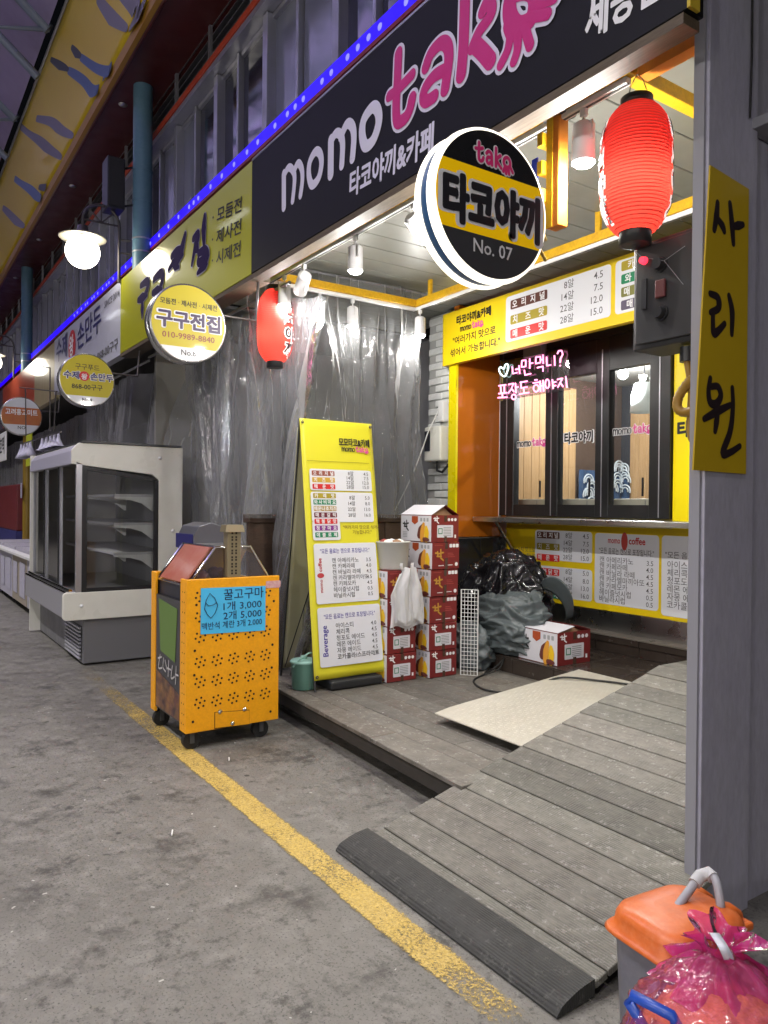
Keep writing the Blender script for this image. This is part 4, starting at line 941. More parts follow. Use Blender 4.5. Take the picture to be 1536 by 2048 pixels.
# inside of the shop behind the glass
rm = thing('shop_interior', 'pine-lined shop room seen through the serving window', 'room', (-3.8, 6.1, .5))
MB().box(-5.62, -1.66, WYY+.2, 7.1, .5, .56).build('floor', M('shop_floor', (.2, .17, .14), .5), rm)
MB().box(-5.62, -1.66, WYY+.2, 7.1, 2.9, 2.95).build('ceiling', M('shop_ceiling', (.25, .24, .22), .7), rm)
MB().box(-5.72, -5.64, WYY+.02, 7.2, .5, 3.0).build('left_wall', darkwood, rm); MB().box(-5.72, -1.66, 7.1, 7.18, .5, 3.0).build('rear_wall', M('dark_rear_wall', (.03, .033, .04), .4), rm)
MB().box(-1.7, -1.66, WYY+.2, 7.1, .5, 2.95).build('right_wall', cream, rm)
for i in range(10): MB().box(-5.64, -5.62, 5.2+i*.112, 5.2+i*.112+.108, .56, 2.8).build('pine_board', woodtan, rm, bevel=.003, seg=1)
for i in range(9): MB().box(-5.5+i*.112, -5.5+i*.112+.108, 7.08, 7.1, .56, 2.6).build('pine_board', woodtan, rm, bevel=.003, seg=1)
MB().box(-5.64, -5.6, 5.2, 5.75, 2.801, 2.9).build('upper_board', M('brown_board', (.1, .06, .035), .5), rm)
MB().box(-5.6, -1.8, 5.3, 5.55, .56, 1.585).build('cream_bench', M('cream_counter', (.6, .57, .46), .45), rm, bevel=.01)
for i in range(5): MB().box(-5.2+i*.62, -5.195+i*.62, 5.297, 5.3, .6, 1.57).build('bench_joint', grey, rm)
nr = thing('noren_curtain', 'navy noren curtain with white wave circles inside the shop', 'curtain', (-5.4, 6.6, 1.4))
nav = M('navy_cloth', (.02, .06, .14), .8); nv_w = M('white_print', (.6, .66, .7), .7)
MB().grid(lambda u, v: (-5.6+.015*math.sin(v*9)*0, 6.05+.95*u, 1.2+.75*v)if False else V((-5.595+.02*math.sin(u*22), 6.34+.7*u, 1.2+.72*v)), 30, 6).build('side_cloth', nav, nr)
MB().grid(lambda u, v: V((-5.6+.1*u, 7.06+.02*math.sin(u*8), 1.2+.72*v)), 20, 6).build('rear_cloth', nav, nr)
random.seed(11); mb = MB()
for i in range(40):
    y_, z_ = random.uniform(6.42, 6.98), 1.25+random.random()**1.3*.72
    for rr in (.075, .045): mb.tube([(-5.57, y_+rr*math.cos(a), z_+rr*math.sin(a)) for a in [PI*k/10 for k in range(-1, 12)]], .009, 5)
for i in range(5):
    x_, z_ = random.uniform(-5.55, -5.52), 1.25+random.random()*.7
    for rr in (.07, .04): mb.tube([(x_+rr*math.cos(a), 7.03, z_+rr*math.sin(a)) for a in [PI*k/10 for k in range(-1, 12)]], .009, 5)
mb.build('wave_print', nv_w, nr)
pl = thing('pendant_lamp', 'white shade pendant lamp inside the shop window', 'lamp', (-4.3, 6.2, 2.2))
ps = at(1288, 800, Y=6.2)
MB().lathe([(.05, .17), (.09, .16), (.12, .05), (.13, -.12), (.127, -.12), (.115, .05), (.085, .15), (.05, .16)], ps, 28).build('shade', M('white_shade', (.7, .75, .74), .4, emit=((.8, .9, .9), .15)), pl)
MB().tube([ps+V((0, 0, .17)), (ps.x, ps.y, 2.9)], .006, 6).build('cord', blackm, pl)
bl = at(1246, 748, Y=6.0)
bk = thing('ceiling_bulb', 'bright bare bulb glowing inside the shop', 'lamp', (bl.x, bl.y, bl.z))
MB().lathe([(.001+.05*math.sin(PI*k/10), -.05*math.cos(PI*k/10)) for k in range(11)], bl, 18).build('bulb', EM('lit_bulb', (.92, .97, 1), 18), bk)
MB().tube([bl+V((0, 0, .05)), (bl.x, bl.y, 2.9)], .008, 6).build('cord', blackm, bk)
lamp('bulb_light', 'POINT', bl-V((0, 0, .08)), 95, (.95, .98, 1), bk, shadow_soft_size=.05)

# pink neon lettering
NY = 4.82
ne = thing('neon_sign', 'pink and white neon handwriting with a heart in the window recess', 'neon sign', (-4.8, NY, 2.4))
K = [[(310, 370), (320, 470), (380, 455)], [(405, 355), (415, 470)], [(355, 412), (405, 402)], [(445, 290), (440, 380), (500, 368), (500, 280), (445, 290)], [(555, 258), (555, 400)], [(555, 330), (600, 320)], [(480, 420), (490, 490), (572, 470)],
     [(640, 240), (640, 330), (705, 315), (705, 232), (640, 240)], [(740, 205), (745, 330)], [(705, 278), (740, 270)], [(660, 388), (740, 368), (740, 440)], [(790, 235), (795, 360), (850, 348)], [(900, 215), (905, 358)], [(940, 195), (960, 150), (1000, 148), (1016, 200), (985, 262), (980, 320)], [(980, 350), (982, 366)],
     [(120, 640), (222, 625)], [(148, 645), (155, 738)], [(198, 640), (200, 732)], [(120, 750), (238, 735)], [(172, 755), (175, 795)], [(110, 806), (240, 798)], [(258, 622), (330, 605), (295, 690), (255, 742)], [(300, 680), (336, 722)], [(355, 600), (362, 740)], [(362, 662), (396, 655)],
     [(420, 592), (522, 575)], [(432, 595), (436, 672), (522, 655)], [(472, 675), (476, 740)], [(408, 757), (545, 733)], [(625, 560), (660, 556)], [(602, 602), (692, 588)], [(700, 570), (706, 722)], [(740, 560), (748, 720)], [(706, 642), (742, 635)], [(870, 550), (882, 682)], [(880, 592), (922, 585)], [(882, 642), (922, 635)], [(940, 552), (1012, 535), (975, 610), (945, 662)], [(985, 602), (1022, 652)], [(1060, 505), (1072, 662)]]
loops = [((332, 795), 30, 34), ((645, 675), 38, 48), ((800, 612), 28, 62)]
P_ = lambda x, y: at(980+x/6.982, 680+y/6.982, Y=NY)
mb = MB()
def poly_soft(p): 
    out = [V(p[0])]
    for a, b in zip(p[:-1], p[1:]): out += [V(a).lerp(V(b), q/4) for q in (1, 2, 3, 4)]
    return out
for p in K: mb.tube([P_(q.x, q.y) for q in poly_soft([V((*a, 0)) for a in p])], .0068, 6)
for (cx, cy_), rx, ry in loops: mb.tube([P_(cx+rx*math.cos(a), cy_+ry*math.sin(a)) for a in [2*PI*k/18 for k in range(18)]], .0068, 6, closed=True)
mb.build('pink_tubes', EM('pink_neon', (1, .3, .56), 2.2), ne)
mb = MB(); hp = [(205, 508), (155, 482), (126, 415), (150, 376), (190, 402), (214, 345), (246, 340), (252, 392), (235, 462)]
mb.tube([P_(q.x, q.y) for q in catmull([V((*a, 0)) for a in hp], 4, True)], .0068, 6, closed=True); mb.build('white_heart', EM('white_neon', (.75, 1, .93), 2.2), ne)
bk_ = FILM('dark_acrylic', (.5, .42, .45), .02, .02, .05)
c_ = [P_(90, 300), P_(1050, 110), P_(1090, 690), P_(90, 850)]
MB().poly([p+V((0, .03, 0)) for p in c_]).build('acrylic_back', bk_, ne)
for a, b in (((780, 470), (770, 60)), ((190, 330), (185, 120)), ((1090, 560), (990, 330))): MB().tube([P_(*a), P_(*b)], .003, 5).build('wire', darkgrey, ne)
ad_ = at(1075, 702, Y=4.85)
tag(MB().box(ad_.x-.13, ad_.x+.09, 4.8, 4.87, ad_.z-.05, ad_.z+.07).build('power_adapter', M('grey_adapter', (.18, .18, .19), .45), bevel=.006), 'grey power box for the neon tucked under the menu header', 'power box')

# ------------------------------------------------------------------ control box with conduit, partition, banner board
cb_ = thing('control_box', 'dark grey electrical control box with red lamp and black knobs beside the lantern', 'control box', (-1.82, 2.62, 2.17))
CY = 2.56; bx0 = at(1264, 600, Y=CY).x
MB().box(bx0, -1.625, CY+.01, CY+.2, 2.145, 2.575).build('case', M('control_box_grey', (.018, .018, .02), .5, var=[(5, .3, (.03, .03, .03))]), cb_, bevel=.006)
MB().box(bx0+.02, -1.632, CY-.006, CY+.008, 2.165, 2.557).build('door', M('control_door_grey', (.024, .0245, .026), .45, var=[(6, .3, (.036, .036, .036))]), cb_, bevel=.004)
q_ = lambda x, y: at(1216+x/3.656, 400+y/3.656, Y=CY-.006)
p = q_(268, 445); MB().cyl(p, p-V((0, .02, 0)), .016, .013, n=16).build('red_lamp', EM('lit_red_lamp', (1, .03, .06), 2.5), cb_)
for x, y in ((385, 470), (390, 825)):
    p = q_(x, y); MB().cyl(p, p-V((0, .03, 0)), .026, .022, n=18).build('knob', blackp, cb_); MB().cyl(p, p-V((0, .006, 0)), .032, n=20).build('bezel', blackm, cb_)
p = q_(392, 650); MB().box(p.x-.022, p.x+.022, p.y-.014, p.y, p.z-.035, p.z+.035).build('switch', M('dull_red_switch', (.12, .03, .03), .5), cb_, bevel=.004)
p = q_(268, 690); MB().box(p.x-.012, p.x+.012, p.y-.006, p.y, p.z-.06, p.z+.06).build('slot', blackm, cb_)
mb = MB(); mb.tube([q_(205, 370)-V((0, .012, 0)), q_(268, 425)-V((0, .02, 0)), q_(445, 455)-V((0, .03, 0)), q_(575, 340)-V((0, .01, 0))], .0012, 4); mb.tube([q_(445, 455)-V((0, .03, 0)), q_(560, 620)-V((0, .008, 0))], .0012, 4); mb.build('cobweb_string', grey, cb_)
MB().cyl(q_(490, 1095)+V((0, .08, .02)), q_(490, 1165)+V((0, .08, 0)), .03, n=14).build('gland', blackp, cb_)
cond = thing('conduit', 'looped ochre flexible conduit hanging below the control box', 'cable', (-1.8, 2.62, 1.5))
cm = M('ochre_conduit', (.3, .17, .02), .4, rvar=.1); cpts = [q_(493, 1160), (q_(510, 1260)), q_(525, 1380), q_(520, 1500), q_(515, 1600), q_(520, 1720), q_(560, 1790)]
cpts = catmull([p+V((0, .075, 0)) for p in cpts], 5); MB().tube(cpts, .0135, 10).build('hose', cm, cond)
lp = catmull([q_(*a)+V((0, .055, 0)) for a in ((575, 1280), (520, 1330), (455, 1430), (445, 1510), (490, 1545), (560, 1530))], 6); MB().tube(lp, [.017+.0022*(k % 2) for k in range(len(lp))], 10).build('ribbed_loop', cm, cond)
pw = thing('partition_wall', 'grey steel partition at the right edge of the stall', 'partition', (-1.63, 2.6, 0))
pg = M('partition_grey', (.4, .39, .48), .5, var=[(1.3, .5, (.33, .32, .4)), (5, .35, (.28, .265, .31)), (28, .3, (.5, .5, .55)), (60, .25, (.2, .19, .2))], rvar=.12, stretch=(1, 1, .3), bump=(3, .15, .01))
MB().box(-1.608, -1.555, 2.41, 2.72, .0, 6.0).build('front_leaf', pg, pw, bevel=.004)
MB().box(-1.608, -1.585, 2.725, 6.5, .0, 6.0).build('rear_leaf', pg, pw)
MB().box(-1.608, -1.567, 2.398, 2.409, 0, 6.0).build('corner_strip', M('corner_strip', (.28, .28, .31), .45), pw)
MB().box(-1.640, -1.611, 2.455, 2.48, rz(2.46), 2.1).build('yellow_edge', M('yellow_edge', (.6, .38, .03), .5), pw)
MB().box(-1.640, -1.611, 2.455, 2.48, 2.102, 3.6).build('orange_edge', orng, pw)
BX = -1.545
bd = thing('vertical_sign', 'narrow vertical yellow board with black brush characters on the grey partition', 'sign', (BX, 2.55, 1.64))
cor = [at(1387, 940, X=BX), at(1492, 948, X=BX), at(1498, 378, X=BX), at(1421, 330, X=BX)]
mb = MB(); mb.hexa([p+V((-.006, 0, 0)) for p in cor], cor)
bym = M('dull_yellow_board', (.5, .34, .01), .45, var=[(3, .35, (.42, .27, .01))], rvar=.1); mb.build('board', bym, bd)
mb = MB()
cal = [[(800, 20), (792, 120), (775, 220)], [(795, 130), (835, 190), (848, 230)], [(890, 25), (905, 180), (915, 320)], [(915, 195), (985, 180)],
       [(745, 685), (800, 715), (805, 790), (748, 822)], [(765, 830), (768, 965), (800, 960), (850, 905)], [(882, 700), (905, 820), (902, 980)],
       [(745, 1305), (732, 1400), (745, 1480), (790, 1490), (822, 1430), (800, 1365), (750, 1365)], [(700, 1600), (790, 1550), (890, 1500)], [(800, 1560), (780, 1690)], [(905, 1375), (910, 1510), (890, 1690), (835, 1850), (890, 1845), (960, 1800)]]
for q, p in enumerate(cal): pst(mb, None, p, .0145, 3.656, 1216, 400, lift=.001+q*.0001, X=BX, dome=.0006, taper=(.8, 1.15, .8))
mb.build('lettering_brush', M('brown_black_ink', (.02, .012, .015), .45), bd)
wb = thing('wall_bracket', 'grey bracket with a round pipe cover high on the partition at the right edge', 'bracket', (-1.6, 2.85, 2.8))
p = at(1510, 262, X=-1.58)
MB().box(-1.583, -1.4, p.y-.06, p.y+.2, p.z-.02, p.z+.02).build('shelf', grey, wb, bevel=.004); MB().box(-1.583, -1.56, p.y-.07, p.y-.04, p.z-.2, p.z+.01).build('arm', grey, wb)
MB().lathe([(.001, .16), (.1, .15), (.11, 0), (.09, -.1)], (-1.47, p.y+.14, p.z-.1), 24).build('pipe_cover', M('pale_grey_cover', (.4, .4, .42), .4), wb)
cable_p = [at(1505, 0, X=-1.545), at(1504, 110, X=-1.545), at(1500, 235, X=-1.545)]
tag(MB().tube([cable_p[0]+V((0, 0, .6))]+cable_p, .004, 6).build('black_cable', rubber), 'thin black cable hanging down the grey partition to the bracket', 'cable')

# ------------------------------------------------------------------ meter box on the brick, white cable
mt = thing('meter_box', 'beige electric meter box with dark window on the white brick', 'meter box', (-5.8, 4.55, 1.95))
p = at(866, 888, Y=4.52)
MB().box(p.x-.12, p.x+.14, 4.5, 4.64, p.z-.17, p.z+.17).build('case', cream, mt, bevel=.015); MB().box(p.x-.105, p.x-.02, 4.494, 4.5, p.z-.07, p.z+.13).build('window', glass_dark, mt, bevel=.002)
MB().tube([(p.x+.02, 4.56, p.z-.17), (p.x+.03, 4.55, p.z-.26), (p.x+.1, 4.56, p.z-.28), (p.x+.15, 4.6, p.z-.2)], .014, 8).build('cable', blackm, mt)
MB().box(p.x+.02, p.x+.1, 4.56, 4.64, p.z+.22, p.z+.42).build('switch', white, mt, bevel=.008)
wc = catmull([at(878, 820, Y=4.5), at(858, 860, Y=4.45), at(842, 905, Y=4.4), at(820, 960, Y=4.35), at(790, 1020, Y=4.3)], 6)
tag(MB().tube(wc, .006, 6).build('white_cable', white), 'thin white cable slanting down from the brick wall towards the boxes', 'cable')
tag(MB().tube([(-5.72, 4.62, 3.42), (-5.72, 4.6, 3.2), (-5.66, 4.58, 2.85)], .012, 6).build('grey_cable', grey), 'grey cables running down beside the menu header', 'cable')

# ------------------------------------------------------------------ clear plastic curtains, half wall, neighbour's dark room
film = FILM('clear_plastic_film', (.86, .87, .89), .14, .02, .07, bump=(9, .4, .04), milk=(.88, .89, .9), fres=1.25, stretch=(1, 1, .6), crease=(.25, .75))
film2 = FILM('clear_plastic_film_hazy', (.88, .89, .92), .2, .05, .09, bump=(7, .3, .04), milk=(.88, .89, .94), fres=1.32, stretch=(1, 1, .7), crease=(.4, .75))
def drape(u, v, k, amp, fan=.0, uc=.5, sd=0):
    """hanging film: broad swags with sharp, slightly fanned fold ridges"""
    s_ = (u-uc)/(1-fan*(1-v))+uc; w = s_*k+.35*noise.noise(V((u*2.3, v*1.1, sd+4)))
    r1 = (1-abs(noise.noise(V((w*1.5, v*.45, sd)))))**7; r2 = (1-abs(noise.noise(V((w*3.7, v*.8, sd+9)))))**6; r3 = (1-abs(noise.noise(V((w*5+v*2, v*4-w, sd+17)))))**8
    return amp*(1.5*r1+.7*r2+.22*r3+.55*math.sin(w*2.1+1.3*v))
t = thing('plastic_curtain', 'crinkled clear plastic curtain closing the left side of the takoyaki stall', 'plastic curtain', (-5.42, 3.3, 1.4))
MB().grid(lambda u, v: V((-5.45+drape(u, v, 4.2, .07, .12, .3, 2)+.02*noise.noise(V((u*14, v*9, 1))), 2.36+1.66*u+.10*u*(1-v)+.015*math.sin(v*7+u*9), 1.40+2.01*v)), 200, 110).build('sheet', film, t)
MB().tube([(-5.44, 2.3, 3.42), (-5.44, 4.1, 3.42)], .012, 8).build('rail', grey, t)
t = thing('plastic_curtain', 'gathered clear plastic curtain hanging below the yellow-green shop sign', 'plastic curtain', (-6.6, 2.5, .05))
MB().grid(lambda u, v: V((-8.25+3.3*(u+.0*v), 2.52+drape(u, v, 2.9, .16, .45, .55, 5), .06+3.04*v)), 260, 90).build('sheet', film2, t)
MB().grid(lambda u, v: V((-6.9+1.95*(u-.35*(1-v)*(u-.7)), 2.64+drape(u, v, 2.0, .12, .5, .7, 31), .06+3.04*v)), 160, 80).build('overlap_sheet', film2, t)
MB().tube([(-8.3, 2.47, 3.115), (-4.9, 2.47, 3.115)], .014, 8).build('rail', grey, t)
t = thing('plastic_curtain', 'gathered plastic curtain hanging under the white dumpling sign', 'plastic curtain', (-10, 2.5, .05))
MB().grid(lambda u, v: V((-11.9+3.5*u, 2.52+drape(u, v, 3, .12, .4, .4, 12), .06+3.0*v)), 160, 40).build('sheet', film2, t)
MB().tube([(-11.9, 2.47, 3.08), (-8.3, 2.47, 3.08)], .014, 8).build('rail', grey, t)
hw = thing('wooden_half_wall', 'dark stained timber half wall behind the boxes and folding sign', 'half wall', (-5.5, 3.2, .19))
for i in range(4): MB().box(-5.53, -5.45, 2.42+i*.43, 2.42+i*.43+.425, .19, 1.36).build('panel', darkwood, hw, bevel=.006)
MB().box(-5.55, -5.43, 2.4, 4.16, 1.362, 1.43).build('cap_rail', darkwood, hw, bevel=.006)
for i in range(5): MB().box(-5.449, -5.438, 2.40+i*.43, 2.44+i*.43, .19, 1.36).build('stile', darkwood, hw)
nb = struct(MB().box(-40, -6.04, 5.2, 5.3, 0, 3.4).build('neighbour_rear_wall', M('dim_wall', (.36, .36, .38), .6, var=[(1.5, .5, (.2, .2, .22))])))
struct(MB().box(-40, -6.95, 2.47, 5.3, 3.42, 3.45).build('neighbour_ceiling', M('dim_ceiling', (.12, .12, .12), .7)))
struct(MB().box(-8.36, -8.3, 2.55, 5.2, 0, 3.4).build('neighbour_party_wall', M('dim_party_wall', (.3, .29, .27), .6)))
# a few crates and a grey table glimpsed behind the film
cr = M('blue_crate', (.02, .04, .16), .45)
for i, (x, y, z, lab) in enumerate(((-6.6, 3.2, 0, 'blue plastic crate on the floor behind the clear curtain'), (-6.62, 3.22, .34, 'blue plastic crate stacked on another behind the clear curtain'))):
    c = thing('crate', lab, 'crate', (x, y, z), 'crates behind the curtain')
    MB().box(x-.25, x+.25, y-.18, y+.18, z, z+.3).build('tub', cr, c, bevel=.01); MB().box(x-.27, x+.27, y-.2, y+.2, z+.301, z+.335).build('rim', cr, c, bevel=.006)
tb = thing('work_table', 'stainless work table behind the clear curtain', 'table', (-7.3, 4.3, 0))
MB().box(-8.1, -6.4, 3.9, 4.7, .8, .85).build('top', steel, tb, bevel=.004)
for x in (-8.0, -6.5):
    for y in (3.96, 4.64): MB().box(x-.02, x+.02, y-.02, y+.02, 0, .8).build('leg', steel, tb)
# ------------------------------------------------------------------ roast sweet potato cart
cx0, cx1, cy0, cy1 = -5.12, -4.42, 1.55, 2.17
ct = thing('sweet_potato_cart', 'orange roast sweet potato cart on castors with blue handwritten price sheet', 'food cart', ((cx0+cx1)/2, (cy0+cy1)/2, 0))
fpn = MB().box(cx1-.022, cx1, cy0, cy1, .108, 1.045).build('front_panel', cartorange, ct, bevel=.004)
MB().box(cx1-.11, cx1-.023, cy0, cy0+.018, .108, 1.043).build('front_flange', cartorange, ct, bevel=.003)
MB().box(cx0, cx0+.022, cy0, cy1, .108, 1.045).build('rear_panel', cartorange, ct, bevel=.004)
MB().box(cx0+.023, cx0+.09, cy0, cy0+.018, .108, 1.043).build('rear_flange', cartorange, ct, bevel=.003)
MB().box(cx0+.024, cx1-.024, cy0+.03, cy1-.02, .13, .985).build('body', M('dark_cart_body', (.025, .026, .035), .4), ct)
MB().box(cx0+.095, cx1-.115, cy0+.006, cy0+.028, .145, .90).build('side_poster', M('dark_poster', (.03, .03, .034), .3, coat=.3), ct)
PF = Frame((cx0+.095, cy0+.005, .145), (1, 0, 0), (0, 0, 1)); pw_ = cx1-.115-cx0-.095
mb = MB(); mb.prism([(.1, .39), (pw_-.1, .36), (pw_-.06, .70), (.06, .73)], PF, 0, .002); mb.build('green_paper', M('green_paper', (.12, .2, .05), .6), ct)
mb = MB()
for q, p in enumerate(([(.05, .30), (.12, .32)], [(.09, .33), (.06, .24), (.13, .25)], [(.16, .32), (.15, .26), (.2, .24)], [(.19, .31), (.23, .26)], [(.26, .32), (.25, .22)], [(.24, .27), (.3, .27)], [(.33, .3), (.31, .22), (.37, .24)], [(.4, .31), (.39, .2)], [(.39, .26), (.44, .26)])): stroke(mb, [PF(a*pw_/.47, b+.03) for a, b in p], .006, PF.n, .001+q*.0001, .0006)
mb.build('chalk_lettering', M('chalk', (.45, .43, .42), .7), ct)
pot = M('roast_potato_print', (.05, .03, .03), .35, var=[(7, .8, (.24, .09, .05)), (11, .7, (.4, .2, .06)), (25, .5, (.06, .02, .02))])
mb = MB(); mb.prism([(.01, .01), (pw_-.01, .01), (pw_-.01, .17), (pw_*.7, .2), (.01, .25)], PF, 0, .001); mb.build('potato_print', pot, ct)
CF = Frame((cx1, 0, 0), (0, 1, 0), (0, 0, 1))
def cpx(x, y): p = at(270+x/4.097, 1030+y/4.097, X=cx1); return p.y, p.z
mb = MB(); hole = M('hole_dark', (.015, .008, .004), .8)
def disc(mb, fr, x, y, r, d=.0012, n=8): mb.poly([fr(x+r*math.cos(2*PI*i/n), y+r*math.sin(2*PI*i/n), d) for i in range(n)])
gx = [cpx(x, 1350)[0] for x in (533, 672, 806, 938, 1066)]
for z in [cpx(800, y)[1] for y in (1175, 1335, 1500, 975, 812, 650)]:
    for y in gx:
        for k in range(7):
            a = k*PI/3+.26; rr = .031 if k < 6 else 0; disc(mb, CF, y+rr*math.cos(a), z+rr*math.sin(a), .0072)
for x, y in ((490, 1113), (485, 1313), (474, 1695), (1126, 1062), (1120, 1250), (1110, 1610), (1137, 705), (503, 737)): disc(mb, CF, *cpx(x, y), .0085)
mb.build('vent_holes', hole, fpn, kind='stuff')
mb = MB(); LF = Frame((cx1-.1, cy0, 0), (1, 0, 0), (0, 0, 1))
for i in range(14):
    for k in range(2): disc(mb, LF, .03+.035*k+.008*(i % 2), .16+i*.062, .005)
mb.build('flange_holes', hole, ct, kind='stuff')
ya, za = cpx(536, 978); yb, zb_ = cpx(1068, 580)
psh = MB().prism([(ya, za), (yb, cpx(1065, 945)[1]), (yb, zb_), (ya, cpx(540, 600)[1])], CF, .002, .004).build('price_sheet', M('blue_paper', (.07, .5, .85), .6, var=[(3, .2, (.06, .44, .8))]), ct)
C2 = Frame((cx1+.0045, 0, 0), (0, 1, 0), (0, 0, 1)); mb = MB(); pen = M('marker_pen', (.01, .02, .09), .5)
for body, x, y, h, w in (('꿀고구마', 725, 690, .075, 325), ('1개 3,000', 722, 778, .06, 312), ('2개 5,000', 722, 855, .06, 312), ('맥반석 계란 3개 2.000', 545, 940, .05, 492)):
    a = cpx(x, y); b = cpx(x+w, y); text(mb, C2, body, a[0], a[1], h, .004, w=b[0]-a[0], rot=.01)
mb.build('pen_lettering', pen, psh)
mb = MB(); dood = [(610, 640), (580, 700), (567, 770), (590, 815), (620, 845), (655, 800), (675, 740), (650, 680)]
mb.tube([C2(*cpx(x, y), .002) for x, y in dood], .0022, 5, closed=True); mb.tube([C2(*cpx(x, y), .002) for x, y in ((575, 715), (600, 745), (640, 735), (668, 715))], .002, 5)
mb.build('potato_doodle', pen, psh)
a = cpx(1072, 600); b = cpx(1192, 535); MB().prism(rrect(a[0], a[1], b[0], b[1], .008), CF, .001, .002).build('pink_sticker', M('pink_sticker', (.6, .3, .33), .5, var=[(60, .7, (.7, .55, .5))]), ct)
a = cpx(655, 1745); b = cpx(935, 1600)
MB().prism([(a[0]-.004, a[1]-.005), (b[0]+.002, cpx(930, 1712)[1]-.005), (b[0]+.002, b[1]+.003), (a[0]-.004, cpx(655, 1618)[1]+.003)], CF, .0008, .0014).build('hatch_gap', hole, fpn)
MB().prism([(a[0], a[1]), (b[0], cpx(930, 1712)[1]), (b[0], b[1]), (a[0], cpx(655, 1618)[1])], CF, .0015, .004).build('hatch_plate', cartorange, fpn)
for x, y in ((695, 1612), (897, 1590), (797, 1706)):
    p = CF(*cpx(x, y)); MB().lathe([(.001, .012), (.009, .01), (.012, .004), (.014, .004)], p, 12, axis='X').build('screw', chrome, fpn)
# hood with sloping windows, rear hopper, perforated flue
hx0, hx1 = -5.06, -4.47; hy0, hy1, ht0, ht1, hz0, hz1 = 1.575, 2.135, 1.75, 1.985, 1.0, 1.235
MB().box(hx0, hx1, hy0, hy1, .986, hz0).build('hood_base', M('dark_blue_enamel', (.015, .016, .045), .25), ct)
fl = chrome
for x in (hx0, hx1):
    MB().tube([(x, hy0, hz0), (x, ht0, hz1), (x, ht1, hz1), (x, hy1, hz0)], .009, 6).build('hood_frame', fl, ct)
for y, z in ((hy0, hz0), (ht0, hz1), (ht1, hz1), (hy1, hz0)): MB().tube([(hx0, y, z), (hx1, y, z)], .009, 6).build('hood_frame', fl, ct)
MB().box(hx0, hx1, ht0, ht1, hz1, hz1+.006).build('hood_top', steel, ct)
gs = FILM('hood_glass', (.92, .92, .9), .03, .05, .03, fres=1.45)
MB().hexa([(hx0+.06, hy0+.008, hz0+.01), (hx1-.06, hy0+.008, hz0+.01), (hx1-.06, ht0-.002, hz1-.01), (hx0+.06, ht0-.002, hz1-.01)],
          [(hx0+.06, hy0-.004, hz0+.016), (hx1-.06, hy0-.004, hz0+.016), (hx1-.06, ht0-.014, hz1-.004), (hx0+.06, ht0-.014, hz1-.004)]).build('sloping_window', M('glowing_amber_window', (.3, .1, .08), .12, emit=((.9, .22, .1), .1), var=[(5, .6, (.36, .19, .15))]), ct)  # faint emission stands in for light coming through the pane
MB().poly([(hx1, hy0, hz0), (hx1, hy1, hz0), (hx1, ht1, hz1), (hx1, ht0, hz1)]).build('end_glass', gs, ct)
MB().poly([(hx0+.2, hy1, hz0), (hx1, hy1, hz0), (hx1, ht1, hz1), (hx0+.2, ht1, hz1)]).build('rear_glass', gs, ct)
mb = MB()
for i in range(7): mb.lathe([(.001, -.08), (.03, -.06), (.042, 0), (.03, .06), (.001, .08)], (-4.62-(i % 4)*.1, 1.72+(i//4)*.16, 1.045), 10, axis='Y' if i % 2 else 'X')
mb.build('sweet_potatoes', M('sweet_potato_skin', (.16, .05, .05), .7, var=[(9, .5, (.09, .03, .03))]), ct)
MB().box(-4.86, -4.84, 1.77, 1.97, 1.002, 1.225).build('inner_divider', M('ochre_panel', (.45, .25, .02), .4), ct)
hp_ = [(-.12, 0), (-.12, .1), (-.085, .165), (0, .19), (.085, .165), (.12, .1), (.12, 0)]
mb = MB(); HF = Frame((-4.98, 1.87, 1.19), (0, 1, 0), (0, 0, 1)); mb.prism(hp_[::-1], HF, -.2, .12); mb.build('hopper', M('grey_hopper', (.15, .15, .17), .3, .5), ct, bevel=.006)
MB().box(-5.2, -4.87, 1.744, 1.75, 1.2, 1.3).build('hopper_stripe', M('navy_stripe', (.02, .02, .13), .35), ct)
flue = M('grey_tan_flue', (.24, .2, .12), .45, .3)
flo = MB().box(-4.50, -4.43, 1.815, 1.905, 1.046, 1.36).build('flue', flue, ct, bevel=.004)
MB().hexa([(-4.515, 1.795, 1.33), (-4.415, 1.795, 1.33), (-4.415, 1.925, 1.33), (-4.515, 1.925, 1.33)], [(-4.51, 1.805, 1.375), (-4.425, 1.805, 1.375), (-4.425, 1.915, 1.375), (-4.51, 1.915, 1.375)]).build('flue_cap', flue, flo)
mb = MB(); FF = Frame((-4.43, 1.86, 1.046), (0, 1, 0), (0, 0, 1))
for i in range(7):
    for q in range(2):
        for k in range(2): mb.poly([FF(-.014+.026*k+dx, .025+i*.042+q*.017+dy, .001) for dx, dy in ((-.006, -.006), (.006, -.006), (.006, .006), (-.006, .006))])
mb.build('flue_holes', hole, flo, kind='stuff')
for x, y in ((-4.47, 1.6), (-4.47, 2.06), (-5.05, 1.6), (-5.05, 2.06)):
    c = MB(); c.cyl((x-.02, y, .055), (x+.02, y, .055), .054, n=22); cc_ = c.build('castor', rubber, ct)
    MB().box(x-.032, x-.026, y-.014, y+.014, .04, .135).build('fork', darkgrey, cc_); MB().box(x+.026, x+.032, y-.014, y+.014, .04, .135).build('fork', darkgrey, cc_)

